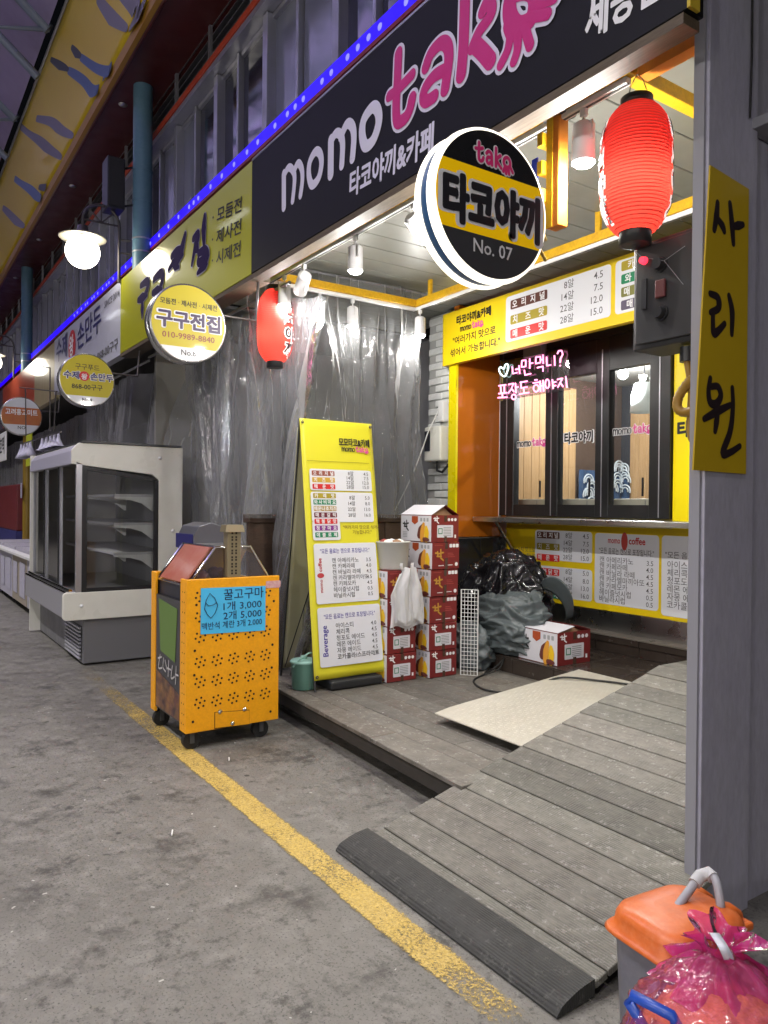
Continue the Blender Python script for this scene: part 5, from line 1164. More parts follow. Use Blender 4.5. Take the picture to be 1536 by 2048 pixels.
# ------------------------------------------------------------------ open display fridge
fx0, fx1, fy0, fy1 = -9.5, -7.23, 1.52, 2.49
fg = thing('display_fridge', 'big cream display fridge with glass side, sliding doors and chrome bumper', 'fridge', ((fx0+fx1)/2, 2, 0))
q_ = lambda x, y: (lambda p: (p.y, p.z))(at(x/3.4125, 780+y/3.4125, X=fx1))
wy0, wz1 = q_(540, 520); wy1, wz1b = q_(1055, 600); wyb, wz0 = q_(1010, 1365)
SF = Frame((fx1-.04, 0, 0), (0, 1, 0), (0, 0, 1))
zb1 = q_(480, 1385)[1]; zb0 = q_(490, 1575)[1]
MB().prism([(fy0-.06, wz1+.02), (fy0-.06, 1.99), (fy0+.0, 2.055), (fy1, 2.055), (fy1, .0+.36), (wy1+.04, .36), (wy1+.04, wz1b-.02), (wy1-.02, wz1b+.03)], SF, 0, .04).build('side_frame', cream, fg, bevel=.006)
MB().prism(rrect(fy0-.13, zb0, wy1+.038, zb1, .035), SF, 0, .045).build('lower_side_panel', cream, fg, bevel=.006)
MB().box(fx0, fx1-.045, fy0+.06, fy1, .02, zb0-.002).build('base_cabinet', M('grey_base', (.16, .16, .17), .45, rvar=.1), fg, bevel=.006)
MB().prism([(fy0-.02, zb1), (fy0+.03, zb1), (fy0+.03, wz1+.02), (fy0-.02, wz1+.04)], SF, .005, .04).build('front_post', alu, fg)
for poly in ([(fy0+.031, zb1), (fy0+.075, zb1), (fy0+.075, wz1), (fy0+.031, wz1+.015)], [(wy1, zb1+.0), (wy1+.038, zb1), (wy1+.038, wz1b-.03), (wy1, wz1b-.03)], [(fy0+.076, zb1), (wy1-.001, zb1), (wy1-.001, zb1+.035), (fy0+.076, zb1+.035)], [(fy0+.076, wz1-.035), (wy1-.001, wz1b-.035), (wy1-.001, wz1b), (fy0+.076, wz1)]):
    MB().prism(poly, SF, .008, .042).build('window_gasket', blackm, fg)
fglass = FILM('fridge_glass', (.86, .88, .89), .03, .05, .02, fres=1.45)
MB().poly([(fx1-.02, fy0+.07, zb1+.03), (fx1-.02, wy1, zb1+.03), (fx1-.02, wy1, wz1b), (fx1-.02, fy0+.07, wz1)]).build('side_glass', fglass, fg)
MB().box(fx0, fx1-.045, fy1-.06, fy1, zb0, 2.04).build('rear_wall', M('dark_fridge_back', (.26, .265, .28), .4), fg)
MB().box(fx0, fx1-.045, fy0+.0, fy1-.061, 1.92, 2.045).build('top_box', cream, fg); MB().box(fx0-.04, fx0, fy0-.05, fy1, .02, 2.05).build('far_side', cream, fg)
MB().hexa([(fx0, fy0-.055, 1.86), (fx1-.042, fy0-.055, 1.86), (fx1-.042, fy0, 1.86), (fx0, fy0, 1.86)], [(fx0, fy0-.045, 1.985), (fx1-.042, fy0-.045, 1.985), (fx1-.042, fy0, 2.045), (fx0, fy0, 2.045)]).build('valance', M('lilac_grey_valance', (.4, .39, .47), .35), fg, bevel=.008)
MB().box(fx0-.02, fx1+.02, fy0+.02, fy1-.02, 2.058, 2.075).build('top_tray', darkgrey, fg)
MB().box(fx0, fx1-.045, fy0-.1, fy0+.055, zb0, zb1-.02).build('front_apron', M('apron_grey', (.35, .35, .38), .35, .3), fg, bevel=.01)
for dz in (0, .03): MB().cyl((fx0, fy0-.085+dz, zb1-.01+dz*.7), (fx1-.043, fy0-.085+dz, zb1-.01+dz*.7), .017, n=12).build('chrome_bumper', chrome, fg)
for x in (fx0+.02, -8.75, -8.72, -8.02, -7.98): MB().box(x, x+.03, fy0-.02, fy0+.005, zb1, 1.86).build('door_stile', alu, fg)
for x in (-8.77, -8.0): MB().box(x-.012, x+.01, fy0-.03, fy0-.022, zb1, 1.86).build('door_seal', blackm, fg)
for xa, xb in ((fx0+.05, -8.75), (-8.69, -8.02)): MB().poly([(xa, fy0-.008, zb1), (xb, fy0-.008, zb1), (xb, fy0-.008, 1.86), (xa, fy0-.008, 1.86)]).build('door_glass', fglass, fg)
MB().box(fx0, fx1-.05, fy0+.06, fy1-.07, zb1-.05, zb1-.02).build('deck_tray', M('fridge_floor', (.22, .22, .22), .3, .4), fg)
for y in (720, 915, 1118):
    z = q_(900, y)[1]; zz_ = .02
    shf = MB().box(fx0+.02, fx1-.06, wy0+.33, fy1-.065, z-.012, z+.012).build('shelf', M('white_shelf', (.55, .55, .56), .4), fg)
    for x in (fx1-.075, -8.3): MB().prism([(wy0+.33, z-.012), (wy0+.33, z-.03), (wy1-.2, z-.045), (wy1-.1, z-.075), (wy1, z-.15), (wy1+.02, z-.15), (wy1+.02, z-.012)], Frame((x, 0, 0), (0, 1, 0), (0, 0, 1)), 0, .008).build('shelf_bracket', white, shf)
mb = MB()
for i in range(9): mb.box(-8.0, -7.36, fy0+.038, fy0+.058, .05+i*.035, .066+i*.035)
mb.build('vent_grille', M('vent_grey', (.42, .42, .47), .4), fg)
MB().box(-8.02, -7.34, fy0+.056, fy0+.059, .04, .36).build('vent_backing', blackm, fg)
for y, z in (q_(1090, 465), q_(1180, 960), q_(555, 1475)): MB().lathe([(.001, .01), (.014, .007), (.018, 0)], (fx1+.004, y, z), 14, axis='X').build('screw_cap', white, fg)
for x in (fx0+.15, fx1-.2):
    for y in (fy0+.15, fy1-.12): MB().cyl((x-.02, y, .03), (x+.02, y, .03), .03, n=14).build('foot', rubber, fg)

# ------------------------------------------------------------------ folding banner sign
ax_, ay0, ay1 = -4.60, 2.535, 3.155
af = thing('folding_menu_sign', 'tall lemon yellow folding banner stand with takoyaki, coffee and drinks prices', 'menu sign', (-4.9, 2.85, DZ))
B0 = V((ax_, ay0, .275)); T0 = V((-4.845, ay0-.005, at(600, 836, X=-4.845).z))
upv = (T0-B0).normalized(); ln = (T0-B0).length; wd = ay1-ay0; AF = Frame(B0, (0, 1, 0), upv)
def cloth(fr, side):
    def f(u, v):
        sag = .012*math.sin(PI*u)*math.sin(PI*v)+.006*noise.noise(V((u*3, v*6, side)))+.012*((1-v)**6)*math.sin(u*PI*2.2)
        return fr(u*wd, v*ln, -.004+sag*.35)
    return f
afb = MB().grid(cloth(AF, 1), 16, 40).build('front_banner', lemon, af, solid=.0015)
BK = Frame(V((-5.2, ay0+.04, .25)), (0, 1, 0), (T0+V((-.03, .0, 0))-V((-5.2, ay0+.04, .25))).normalized())
MB().grid(lambda u, v: BK(u*wd, v*ln*.985, .0)+V((.006*math.sin(u*5+v*3), 0, 0)), 12, 30).build('rear_banner', M('pale_rear_banner', (.6, .58, .38), .5, var=[(3, .3, (.66, .65, .6))]), af, solid=.0015)
for y in (ay0+.012, ay1-.012):
    MB().tube([(ax_-.012, y, DZ+.003), (T0.x-.015, y, T0.z-.008)], .009, 8).build('frame_tube', darkgrey, af); MB().tube([(-5.21, y+.03, DZ+.003), (T0.x-.03, y, T0.z-.008)], .009, 8).build('frame_tube', darkgrey, af)
MB().tube([(T0.x-.02, ay0, T0.z-.01), (T0.x-.02, ay1, T0.z-.01)], .01, 8).build('top_bar', darkgrey, af)
MB().tube([(-5.18, ay0+.06, .26), (-4.72, ay0+.02, .9)], .004, 5).build('cord', blackm, af)
for u, v in ((.03, .985), (.97, .985), (.03, .012), (.97, .012)): MB().lathe([(.004, .004), (.011, .004), (.012, 0)], AF(u*wd, v*ln, .006), 12, axis='X').build('eyelet', darkgrey, af)
MB().box(-4.86, -4.57, ay0+.12, ay1-.06, DZ+.002, DZ+.07).build('ballast_base', M('black_ballast', (.022, .023, .025), .5, bump=(30, .2, .003)), af, bevel=.02, seg=3)
# printed fields, chips and text (u from left, v from top, both 0..1)
AP = Frame(AF(0, 0, .006), (0, 1, 0), upv); AQ = Frame(AF(0, 0, .008), (0, 1, 0), upv)
fu = lambda u: u*wd
fv = lambda v: (1-v)*ln
def afield(u0, v0, u1, v1): MB().prism(rrect(fu(u0), fv(v1), fu(u1), fv(v0), .018), AP, 0, .0015).build('white_field', menuwhite, afb)
afield(.08, .197, .935, .281); afield(.08, .287, .935, .405); afield(.08, .40, .45, .475); afield(.08, .488, .935, .718); afield(.08, .732, .935, .955)
for v, m, b in ((.214, M('rust_ink', (.3, .08, .05), .45), '오리지널'), (.24, M('gold_ink', (.6, .38, .05), .45), '치즈맛'), (.266, signred, '매운맛'), (.302, oliveink, '카레맛'), (.327, greenink, '와사비마요'), (.352, tanink, '매운나초치즈'), (.377, wineink, '매운갈릭'), (.402, signred, '핵불닭맛'), (.428, M('violet_ink', (.22, .03, .26), .45), '청양마요'), (.454, greenink, '데블로제')):
    chip(afb, AQ, fu(.11), fu(.415), fv(v), .037, m, b, .0012)
mb = MB()
for a, b, v in (('8알', '4.5', .218), ('14알', '7.5', .236), ('22알', '12.0', .254), ('28알', '15.0', .272), ('8알', '5.0', .315), ('14알', '8.0', .338), ('22알', '13.0', .361), ('28알', '16.0', .384)):
    text(mb, AQ, a, fu(.68), fv(v), .036, .004, align='R'); text(mb, AQ, b, fu(.89), fv(v), .036, .004, align='R')
for i, (a, b) in enumerate((('캔 아메리카노', '3.5'), ('캔 카페라떼', '4.0'), ('캔 바닐라 라떼', '4.5'), ('캔 카라멜마끼아또', '4.5'), ('캔 카페모카', '4.5'), ('헤이즐넛시럽', '0.5'), ('바닐라시럽', '0.5'))):
    text(mb, AQ, a, fu(.31), fv(.562+i*.0225), .04, .006); text(mb, AQ, b, fu(.85), fv(.562+i*.0225), .038, .005, align='R')
for i, (a, b) in enumerate((('아이스티', '4.0'), ('체리콕', '4.5'), ('청포도 에이드', '4.5'), ('레몬 에이드', '4.5'), ('자몽 에이드', '4.5'), ('코카콜라/스프라이트', '2.0'))):
    text(mb, AQ, a, fu(.31), fv(.812+i*.0235), .042, .006 if i < 5 else .014); text(mb, AQ, b, fu(.87), fv(.812+i*.0235), .04, .005, align='R')
mb.build('lettering', greyink, afb)
mb = MB(); text(mb, AQ, '"모든 음료는 캔으로 포장됩니다."', fu(.16), fv(.525), .04, .006, w=fu(.68)); text(mb, AQ, '"모든 음료는 캔으로 포장됩니다."', fu(.16), fv(.775), .04, .006, w=fu(.7)); text(mb, AQ, 'Beverage', fu(.19), fv(.915), .06, .012, rot=PI/2); mb.build('lettering', blueink, afb)
mb = MB(); text(mb, AQ, 'momo', fu(.17), fv(.675), .036, .012, rot=PI/2); text(mb, AQ, 'coffee', fu(.17), fv(.595), .04, .02, rot=PI/2); mb.build('lettering', redink, afb)
MB().prism([(fu(.15)+.028*math.cos(i*PI/8), fv(.61)+.018*math.sin(i*PI/8)) for i in range(16)], AQ, 0, .001).build('red_badge', M('soft_red_print', (.5, .05, .06), .45), afb)
mb = MB(); text(mb, AP, '"여러가지 맛으로 섞어서', fu(.49), fv(.432), .033, 0); text(mb, AP, '가능합니다."', fu(.62), fv(.452), .033, 0); mb.build('lettering', brownink, afb)
hang(AP, fu(.72), fv(.098), .066, '모모타코&카페', afb, ink, None, w=fu(.43), bold=.03)
logo(AP, fu(.54), fv(.122), .038, afb)
MB().prism([(fu(.06), fv(.1665)), (fu(.92), fv(.1665)), (fu(.92), fv(.1655)), (fu(.06), fv(.1655))], AP, 0, .001).build('rule_line', brownink, afb)

# mint bucket with lid
bk = thing('lidded_bucket', 'small mint green bucket with lid and handle beside the folding sign', 'bucket', (-4.76, 2.56, DZ))
bc = V((-4.76, 2.535, DZ+.003)); mint = M('mint_plastic', (.2, .42, .34), .4, var=[(5, .25, (.15, .33, .27))]); mintl = M('mint_lid', (.33, .58, .49), .4)
MB().lathe([(.001, 0), (.078, 0), (.083, .006), (.092, .185), (.094, .19), (.088, .19)], bc, 36).build('body', mint, bk)
MB().lathe([(.1, .186), (.102, .197), (.094, .205), (.06, .209), (.03, .214), (.001, .215)], bc, 36).build('lid', mintl, bk)
MB().lathe([(.001, .236), (.022, .233), (.026, .222), (.022, .213)], bc, 20).build('lid_knob', mintl, bk)
MB().tube([bc+V((.02, -.096, .165)), bc+V((.06, -.06, .225)), bc+V((.07, 0, .262)), bc+V((.06, .06, .26)), bc+V((.03, .096, .2))], .006, 8).build('handle', mintl, bk)

# ------------------------------------------------------------------ sweet potato cartons
maroon = M('maroon_carton', (.19, .018, .018), .5, var=[(6, .3, (.15, .014, .014))]); cartw = M('white_carton', (.68, .67, .72), .5, var=[(5, .2, (.58, .57, .6))])
kraft = M('kraft_board', (.3, .17, .09), .7); tape = M('brown_tape', (.09, .05, .035), .2); gold = M('gold_print', (.5, .26, .04), .45); dimred = M('dim_red_print', (.35, .06, .05), .5)
BWX, BWY, BH = .40, .265, .206
pic = [M('potato_skin_print', (.14, .035, .03), .5), M('potato_flesh_print', (.72, .33, .04), .45), M('potato_gold_print', (.8, .5, .02), .45)]
glyph = [[(0, .62), (.12, .62)], [(.25, .75), (.28, .35)], [(.25, .55), (.55, .58)], [(.18, .3), (.7, .3)], [(.62, .95), (.66, .1)], [(.64, .62), (.95, .66)], [(.66, .12), (.95, -.1)]]
def gl(mb, fr, x, y, s, r):
    for q, p in enumerate(glyph): stroke(mb, [fr(x+a*s, y+b*s) for a, b in p], r, fr.n, .0012+q*.0001, .0005, per=3)
def carton(lab, variant, loc, group, open_=False, sc=(1, 1, 1), rz=0):
    t = thing('carton', lab, 'box', loc, group, rz); t.scale = sc
    EF = Frame((BWX/2, -BWY/2, 0), (0, 1, 0), (0, 0, 1)); WF = Frame((-BWX/2, -BWY/2, 0), (1, 0, 0), (0, 0, 1))
    def b(mb, n, m): return mb.build(n, m, t, local=True, kind='stuff' if n in ('small_print', 'white_print', 'fine_print', 'dim_print') else None)
    if open_:
        mb = MB(); e = .004
        mb.box(-BWX/2, BWX/2, -BWY/2, BWY/2, 0, e); mb.box(-BWX/2, BWX/2, -BWY/2, -BWY/2+e, e, BH); mb.box(-BWX/2, BWX/2, BWY/2-e, BWY/2, e, BH); mb.box(-BWX/2, -BWX/2+e, -BWY/2+e, BWY/2-e, e, BH); mb.box(BWX/2-e, BWX/2, -BWY/2+e, BWY/2-e, e, BH); b(mb, 'carton_body', maroon)
        top = .075 if open_ == 'tent' else .03
        mb = MB(); mb.hexa([(-BWX/2, -BWY/2, BH), (BWX/2, -BWY/2, BH), (BWX/2, .0, BH+top), (-BWX/2, .0, BH+top)], [(-BWX/2, -BWY/2-.003, BH+.002), (BWX/2, -BWY/2-.003, BH+.002), (BWX/2, .0, BH+top+.004), (-BWX/2, 0, BH+top+.004)]); b(mb, 'flap', cartw)
        mb = MB(); k_ = .0 if open_ == 'tent' else .03; mb.hexa([(-BWX/2, BWY/2, BH), (BWX/2, BWY/2, BH), (BWX/2, .003+k_, BH+top), (-BWX/2, .003+k_, BH+top)], [(-BWX/2, BWY/2+.003, BH+.002), (BWX/2, BWY/2+.003, BH+.002), (BWX/2, .003+k_, BH+top+.004), (-BWX/2, .003+k_, BH+top+.004)]); b(mb, 'flap', maroon)
        mb = MB(); mb.poly([(BWX/2-.03, -BWY/2+.01, BH-.02), (BWX/2-.03, BWY/2-.01, BH-.02), (BWX/2-.05, .0, BH+top)]); b(mb, 'inner_flap', kraft); mb = MB(); mb.poly([(-BWX/2+.03, -BWY/2+.01, BH-.02), (-BWX/2+.03, BWY/2-.01, BH-.02), (-BWX/2+.05, .0, BH+top)]); b(mb, 'inner_flap', kraft)
    else:
        mb = MB(); mb.box(-BWX/2, BWX/2, -BWY/2, BWY/2, 0, BH-.002); o = mb.build('carton_body', maroon, t, local=True, bevel=.003, seg=1)
    mb = MB(); mb.prism([(.003, .003), (BWX-.003, .003), (BWX-.003, BH-.005), (.003, BH-.005)], WF, 0, .0012); b(mb, 'white_side', cartw)
    W2 = Frame(WF(0, 0, .0015), (1, 0, 0), (0, 0, 1)); E2 = Frame(EF(0, 0, .0006), (0, 1, 0), (0, 0, 1))
    mb = MB(); mb.prism([(.15, BH-.01), (.15, BH-.055), (.19, BH-.075), (.23, BH-.055), (.23, BH-.01)], W2, 0, .001); b(mb, 'badge', M('badge', (.4, .07, .02), .5) if 'badge' not in bpy.data.materials else bpy.data.materials['badge'])
    mb = MB(); gl(mb, W2, .035, .09, .075, .006); b(mb, 'logo_print', ink)
    mb = MB(); [mb.prism([(.03, .03+i*.012), (.09, .03+i*.012), (.09, .035+i*.012), (.03, .035+i*.012)], W2, 0, .0006) for i in range(4)]; [mb.prism(rrect(.26+i*.04, BH-.05, .285+i*.04, BH-.022, .004), W2, 0, .0006) for i in range(3)]; b(mb, 'small_print', M('pale_print', (.35, .36, .38), .5) if 'pale_print' not in bpy.data.materials else bpy.data.materials['pale_print'])
    for m, pts, r, lf in ((pic[0], [(.25, .05), (.27, .09), (.29, .12)], .032, .0006), (pic[1], [(.285, .02), (.29, .08), (.305, .135)], .026, .002), (pic[2], [(.34, .02), (.345, .07), (.34, .11)], .026, .003), (pic[0], [(.31, .02), (.37, .018)], .016, .0045)):
        mb = MB(); stroke(mb, [W2(*p) for p in pts], r, W2.n, lf, .0006, taper=(.9, 1.1, .6)); b(mb, 'potato_print', m)
    if variant == 'label':
        mb = MB(); mb.prism(rrect(.055, .035, .21, .13, .006), E2, 0, .001); b(mb, 'label', cartw)
        mb = MB(); gl(mb, E2, .02, .15, .05, .0042); [disc(mb, E2, .168+i*.032, .172, .0125, .0012, 14) for i in range(3)]; [mb.prism([(.225, .03), (.24, .03), (.24, .055), (.225, .055)], E2, 0, .0006)]; b(mb, 'white_print', whiteink)
        mb = MB(); E3 = Frame(EF(0, 0, .0018), (0, 1, 0), (0, 0, 1))
        for a_ in ((.065, .062, .105, .068), (.065, .1, .105, .106), (.065, .062, .071, .106), (.099, .062, .105, .106)): mb.prism([(a_[0], a_[1]), (a_[2], a_[1]), (a_[2], a_[3]), (a_[0], a_[3])], E3, 0, .0006)
        b(mb, 'green_mark', greenink)
        mb = MB(); [mb.prism([(.115, .05+i*.012), (.19, .05+i*.012), (.19, .053+i*.012), (.115, .053+i*.012)], E3, 0, .0005) for i in range(6)]; b(mb, 'fine_print', greyink)
    else:
        mb = MB(); gl(mb, E2, .03, .075, .08, .0062); b(mb, 'logo_print', gold)
        mb = MB(); [mb.prism([(.15, .09+i*.014), (.15+.07-.01*i, .09+i*.014), (.15+.07-.01*i, .096+i*.014), (.15, .096+i*.014)], E2, 0, .0006) for i in range(3)]; mb.prism([(.02, .18), (.1, .18), (.1, .186), (.02, .186)], E2, 0, .0006); b(mb, 'dim_print', dimred)
        mb = MB(); disc(mb, E2, .235, .035, .015, .0012, 16); [mb.prism(rrect(.165+i*.032, .165, .192+i*.032, .192, .006), E2, 0, .0008) for i in range(3)]; mb.prism([(.06, .025), (.11, .025), (.11, .03), (.06, .03)], E2, 0, .0006); mb.prism([(.15, .028), (.2, .028), (.2, .033), (.15, .033)], E2, 0, .0006); b(mb, 'white_print', whiteink)
    mb = MB(); mb.prism([(.122, 0), (.148, 0), (.148, .045 if variant == 'label' else .085), (.122, .045 if variant == 'label' else .085)], E2, .002, .003); mb.prism([(.122, BH-.05), (.148, BH-.05), (.148, BH-.004), (.122, BH-.004)], E2, .002, .003)
    mb.box(-BWX/2, BWX/2+.003, -.013+.0025, .013+.0025, BH-.0019, BH-.0012) if not open_ else None; b(mb, 'tape', tape)
    return t
gR = 'cartons in the right stack'; gL = 'cartons in the left stack'; rxc, ryc = -4.715, 3.62
order = ['lowest', 'second lowest', 'third from the bottom', 'fourth from the bottom', 'fifth from the bottom']
for i, vr in enumerate(('label', 'label', 'gold', 'gold', 'gold')):
    carton('maroon carton with %s end, %s in the right stack' % ('white label' if vr == 'label' else 'gold print', order[i]), vr, (rxc+random.uniform(-.012, .012), ryc+random.uniform(-.006, .006), DZ+.003+i*(BH+.0015)), gR, rz=random.uniform(-.03, .03))
carton('open sweet potato carton with tented white flap on top of the right stack', 'label', (rxc+.005, ryc-.005, DZ+.003+5*(BH+.0015)), gR, 'tent')
lxc, lyc = -4.775, 3.262
for i, l_ in enumerate(('lowest carton of the short left stack, right of the folding sign', 'second carton of the short left stack below the white bags', 'third carton of the left stack behind the white bags', 'top carton of the left stack under the white tub')):
    carton('maroon '+l_, 'label' if i < 3 else 'gold', (lxc+random.uniform(-.01, .01), lyc, DZ+.003+i*(BH+.0015)), gL, rz=random.uniform(-.025, .025))
carton('opened white and maroon carton standing alone on the step', 'label', (-4.10, 4.385, .3175), 'cartons', 'loose', (1.02, 1.36, 1.2))
ltop = DZ+.003+4*(BH+.0015)
tb_ = thing('white_tub', 'white plastic tub full of bags on top of the left carton stack', 'tub', (lxc+.05, lyc+.0, ltop))
tubm = M('dull_white_plastic', (.55, .55, .52), .45, var=[(6, .3, (.45, .45, .42))])
mb = MB(); prof = [(0.001, 0), (.115, 0), (.12, .01), (.135, .2), (.142, .203), (.142, .212), (.132, .212), (.118, .02), (.001, .02)]
mb.lathe(prof, (lxc+.06, lyc, ltop), 36); mb.build('tub', tubm, tb_)
random.seed(5)
for i in range(5):
    a = i*1.3; c_ = V((lxc+.06+.06*math.cos(a), lyc+.06*math.sin(a), ltop+.2)); mb = MB()
    mb.lathe([(.001, -.03), (.035, -.02), (.045, 0), (.03, .02), (.001, .03)], c_, 10); mb.build('tub_contents', [kraft, white, cartw, dimred, white][i], tb_)
# hanging bundle of white carrier bags
bgm = FILM('white_carrier_film', (.95, .95, .95), .93, .02, .35, milk=(.9, .9, .92), bump=(9, .4, .03), fres=1.15)
wbg = thing('carrier_bag_bundle', 'bundle of white carrier bags hung in front of the left carton stack', 'plastic bags', (lxc+.24, lyc, .75))
def bagf(k):
    def f(u, v):
        w = (.15-.02*k) if v < .62 else (.15-.02*k)*(1-.62*(v-.62)/.38)
        y = lyc+.02+(u-.5)*2*w*1.02+.012*math.sin(v*5+k); z = .60+.025*k+.40*v+.015*math.sin(u*9+k)*(1 if v < .1 else .3)
        x = lxc+BWX/2+.02+.016*k+.02*math.sin(u*11+k*2+1.2*noise.noise(V((u*2, v*2, k))))*(.3+.7*v)+.008*noise.noise(V((u*9, v*4, k*3)))
        return V((x+.015, y, z))
    return f
for k in range(3): MB().grid(bagf(k), 34, 34).build('bag_layer', bgm, wbg)
for s in (-1, 1):
    mb = MB(); mb.grid(lambda u, v: V((lxc+BWX/2+.045+.012*math.sin(u*8+v*4), lyc+.02+s*.05+(u-.5)*.05*(1-.5*v)+.01*math.sin(v*6), .98+.10*v)), 10, 14); mb.build('bag_handle', bgm, wbg)

# white wire rack leaning by the stack
wr = thing('wire_rack', 'white wire grid panel standing beside the carton stack', 'wire rack', (-4.5, 3.82, DZ))
ra, rb_ = V((-4.50, 3.775, DZ+.004)), V((-4.40, 3.86, DZ+.004)); hgt = .665; du = rb_-ra; nn = du.cross(V((0, 0, 1))).normalized()
mb = MB()
for i in range(6): mb.tube([ra+du*(i/5), ra+du*(i/5)+V((0, 0, hgt))], .0022, 5)
for i in range(23): mb.tube([ra+V((0, 0, hgt*i/22)), rb_+V((0, 0, hgt*i/22))], .0022, 5)
mb.build('wire_grid', white, wr)
for p in (ra, rb_): MB().tube([p, p+V((0, 0, hgt))], .0045, 6).build('edge_wire', white, wr)
for i in range(1, 4): MB().tube([rb_+V((0, 0, hgt*i/4)), rb_+V((-.12, .09, hgt*i/4))], .003, 5).build('side_wire', white, wr)

# ------------------------------------------------------------------ black refuse bag and grey tarpaulin heap
def crumple(c, sx, sy, sz, seedv, floor, amp=.16, fr=2.2, lev=5, wall=None, st=(1, 1, 1)):
    """sack of film: concave facets meeting in sharp creases"""
    b = bmesh.new(); bmesh.ops.create_icosphere(b, subdivisions=lev, radius=1); s = V((seedv, seedv*.7, 1))
    for v in b.verts:
        d = v.co.normalized(); q = V((d.x*st[0], d.y*st[1], d.z*st[2])); w = noise.noise_vector(q*1.6+s)*.35
        f1 = noise.voronoi(q*fr+s+w)[0]; f2 = noise.voronoi(q*fr*2.4+s*2+w*2)[0]
        e1 = 1-min(1, (f1[1]-f1[0])*2.2); e2 = 1-min(1, (f2[1]-f2[0])*2.4)
        k = 1+amp*(.75*e1*e1+.32*e2*e2-.45*(.5-f1[0]))+.16*noise.noise(q*1.1+s)
        p = V((d.x*sx*k, d.y*sy*k, d.z*sz*k))+V(c)
        if p.z < floor: p.z = floor+(.004 if d.z > -.9 else 0)
        if wall is not None and p.y > wall: p.y = wall-(p.y-wall)*.02
        v.co = p
    mb = MB(); b.verts.index_update(); mb.add([v.co.copy() for v in b.verts], [tuple(v.index for v in f.verts) for f in b.faces], True); b.free(); return mb
bagm = M('black_bin_liner', (.008, .008, .01), .13, bump=(10, .4, .02), rvar=.05)
t = thing('refuse_bag', 'shiny black refuse bag slumped in the corner below the counter', 'bag', (-4.86, 4.62, .32))
crumple((-4.88, 4.60, .68), .39, .32, .38, 2.3, .318, .24, 1.4, 6, wall=4.97, st=(1, 1, .7)).build('bag', bagm, t)
mb = MB(); mb.grid(lambda u, v: V((-4.62+.16*v+.03*math.sin(u*9), 4.55+.1*(u-.5)*(1+2*v)+.02*math.sin(u*14), .86-.14*v+.03*math.sin(u*11+v*4))), 18, 10); mb.build('bag_neck', bagm, t, solid=.002)
tarp = M('grey_tarpaulin', (.1, .12, .125), .38, bump=(11, .35, .02), rvar=.1, var=[(3, .4, (.075, .09, .095))])
t = thing('tarpaulin', 'grey tarpaulin heaped in folds in front of the black refuse bag', 'tarpaulin', (-4.45, 4.4, .3))
crumple((-4.54, 4.36, .49), .33, .23, .28, 5.1, .318, .3, 1.15, 6, wall=4.96, st=(.6, .8, 1.9)).build('heap', tarp, t)
crumple((-4.70, 4.04, .33), .20, .13, .19, 7.7, DZ+.004, .32, 1.2, lev=5, st=(.6, .8, 1.8)).build('front_fold', tarp, t)
mb = MB()
def band(u, v):
    a = -0.5+u*3.4; r = .20+.05*math.sin(a*1.7); c_ = V((-4.40, 4.72, .66)); w = .11*math.sin(PI*min(1, u*1.1+.05))**.5
    p = c_+V((r*math.cos(a)*1.0, -.1*math.sin(a)-.05, r*math.sin(a)*.95)); return p+V((.12*(v-.5), -.5*w*(v-.5), (v-.5)*w*1.2))
mb.grid(band, 40, 8); mb.build('loop_fold', tarp, t, solid=.004)

# ------------------------------------------------------------------ checker plate bridging deck and step
pm = M('worn_cream_checker_plate', (.5, .475, .4), .45, .1, var=[(5, .5, (.4, .375, .31)), (18, .4, (.6, .58, .5)), (2, .4, (.44, .41, .34))], rvar=.15)
pt_ = thing('checker_plate', 'worn cream steel checker plate bridging the deck and the tiled step', 'metal plate', (-3.25, 3.4, DZ))
c4 = [V((-3.60, 2.80, .252)), V((-2.80, 2.80, .252)), V((-2.80, 4.24, .326)), V((-3.72, 4.24, .326))]
pl_ = lambda u, v: c4[0].lerp(c4[1], u).lerp(c4[3].lerp(c4[2], u), v)
nrm_p = (c4[1]-c4[0]).cross(c4[3]-c4[0]).normalized()
top = [pl_(0, .10), pl_(.0, 1), pl_(1, 1), pl_(1, 0), pl_(.03, 0)]
mb = MB(); mb.add([p-nrm_p*.006 for p in top]+top, [tuple(range(5)), tuple(reversed(range(5, 10)))]+[(i, (i+1) % 5, 5+(i+1) % 5, 5+i) for i in range(5)]); mb.build('plate', pm, pt_)
ul = (c4[1]-c4[0]).normalized(); vl = nrm_p.cross(ul); mb = MB(); 
for j in range(52):
    for i in range(28):
        p = c4[0]+ul*(-.08+i*.032+.016*(j % 2))+vl*(.01+j*.0275)
        u_ = (p.x+3.62)/.82
        if p.x < -3.59-.12*(p.y-2.8)/1.44 or p.x > -2.81 or (p.y < 2.93 and p.x < -3.57): continue
        a = PI/4*(1 if (i+j) % 2 else -1); d = ul*math.cos(a)+vl*math.sin(a); e = nrm_p.cross(d)
        mb.add([p-d*.0105, p+e*.0032, p+d*.0105, p-e*.0032, p+nrm_p*.0016], [(0, 3, 4), (3, 2, 4), (2, 1, 4), (1, 0, 4)])
mb.build('raised_treads', pm, pt_, kind='stuff')
for x, y in ((-3.45, 2.95), (-3.45, 3.7), (-2.95, 2.95), (-2.95, 3.7)): MB().box(x-.03, x+.03, y-.03, y+.03, DZ+.002, .246+(y-2.8)*.0514-.004).build('support_block', darkwood, pt_)
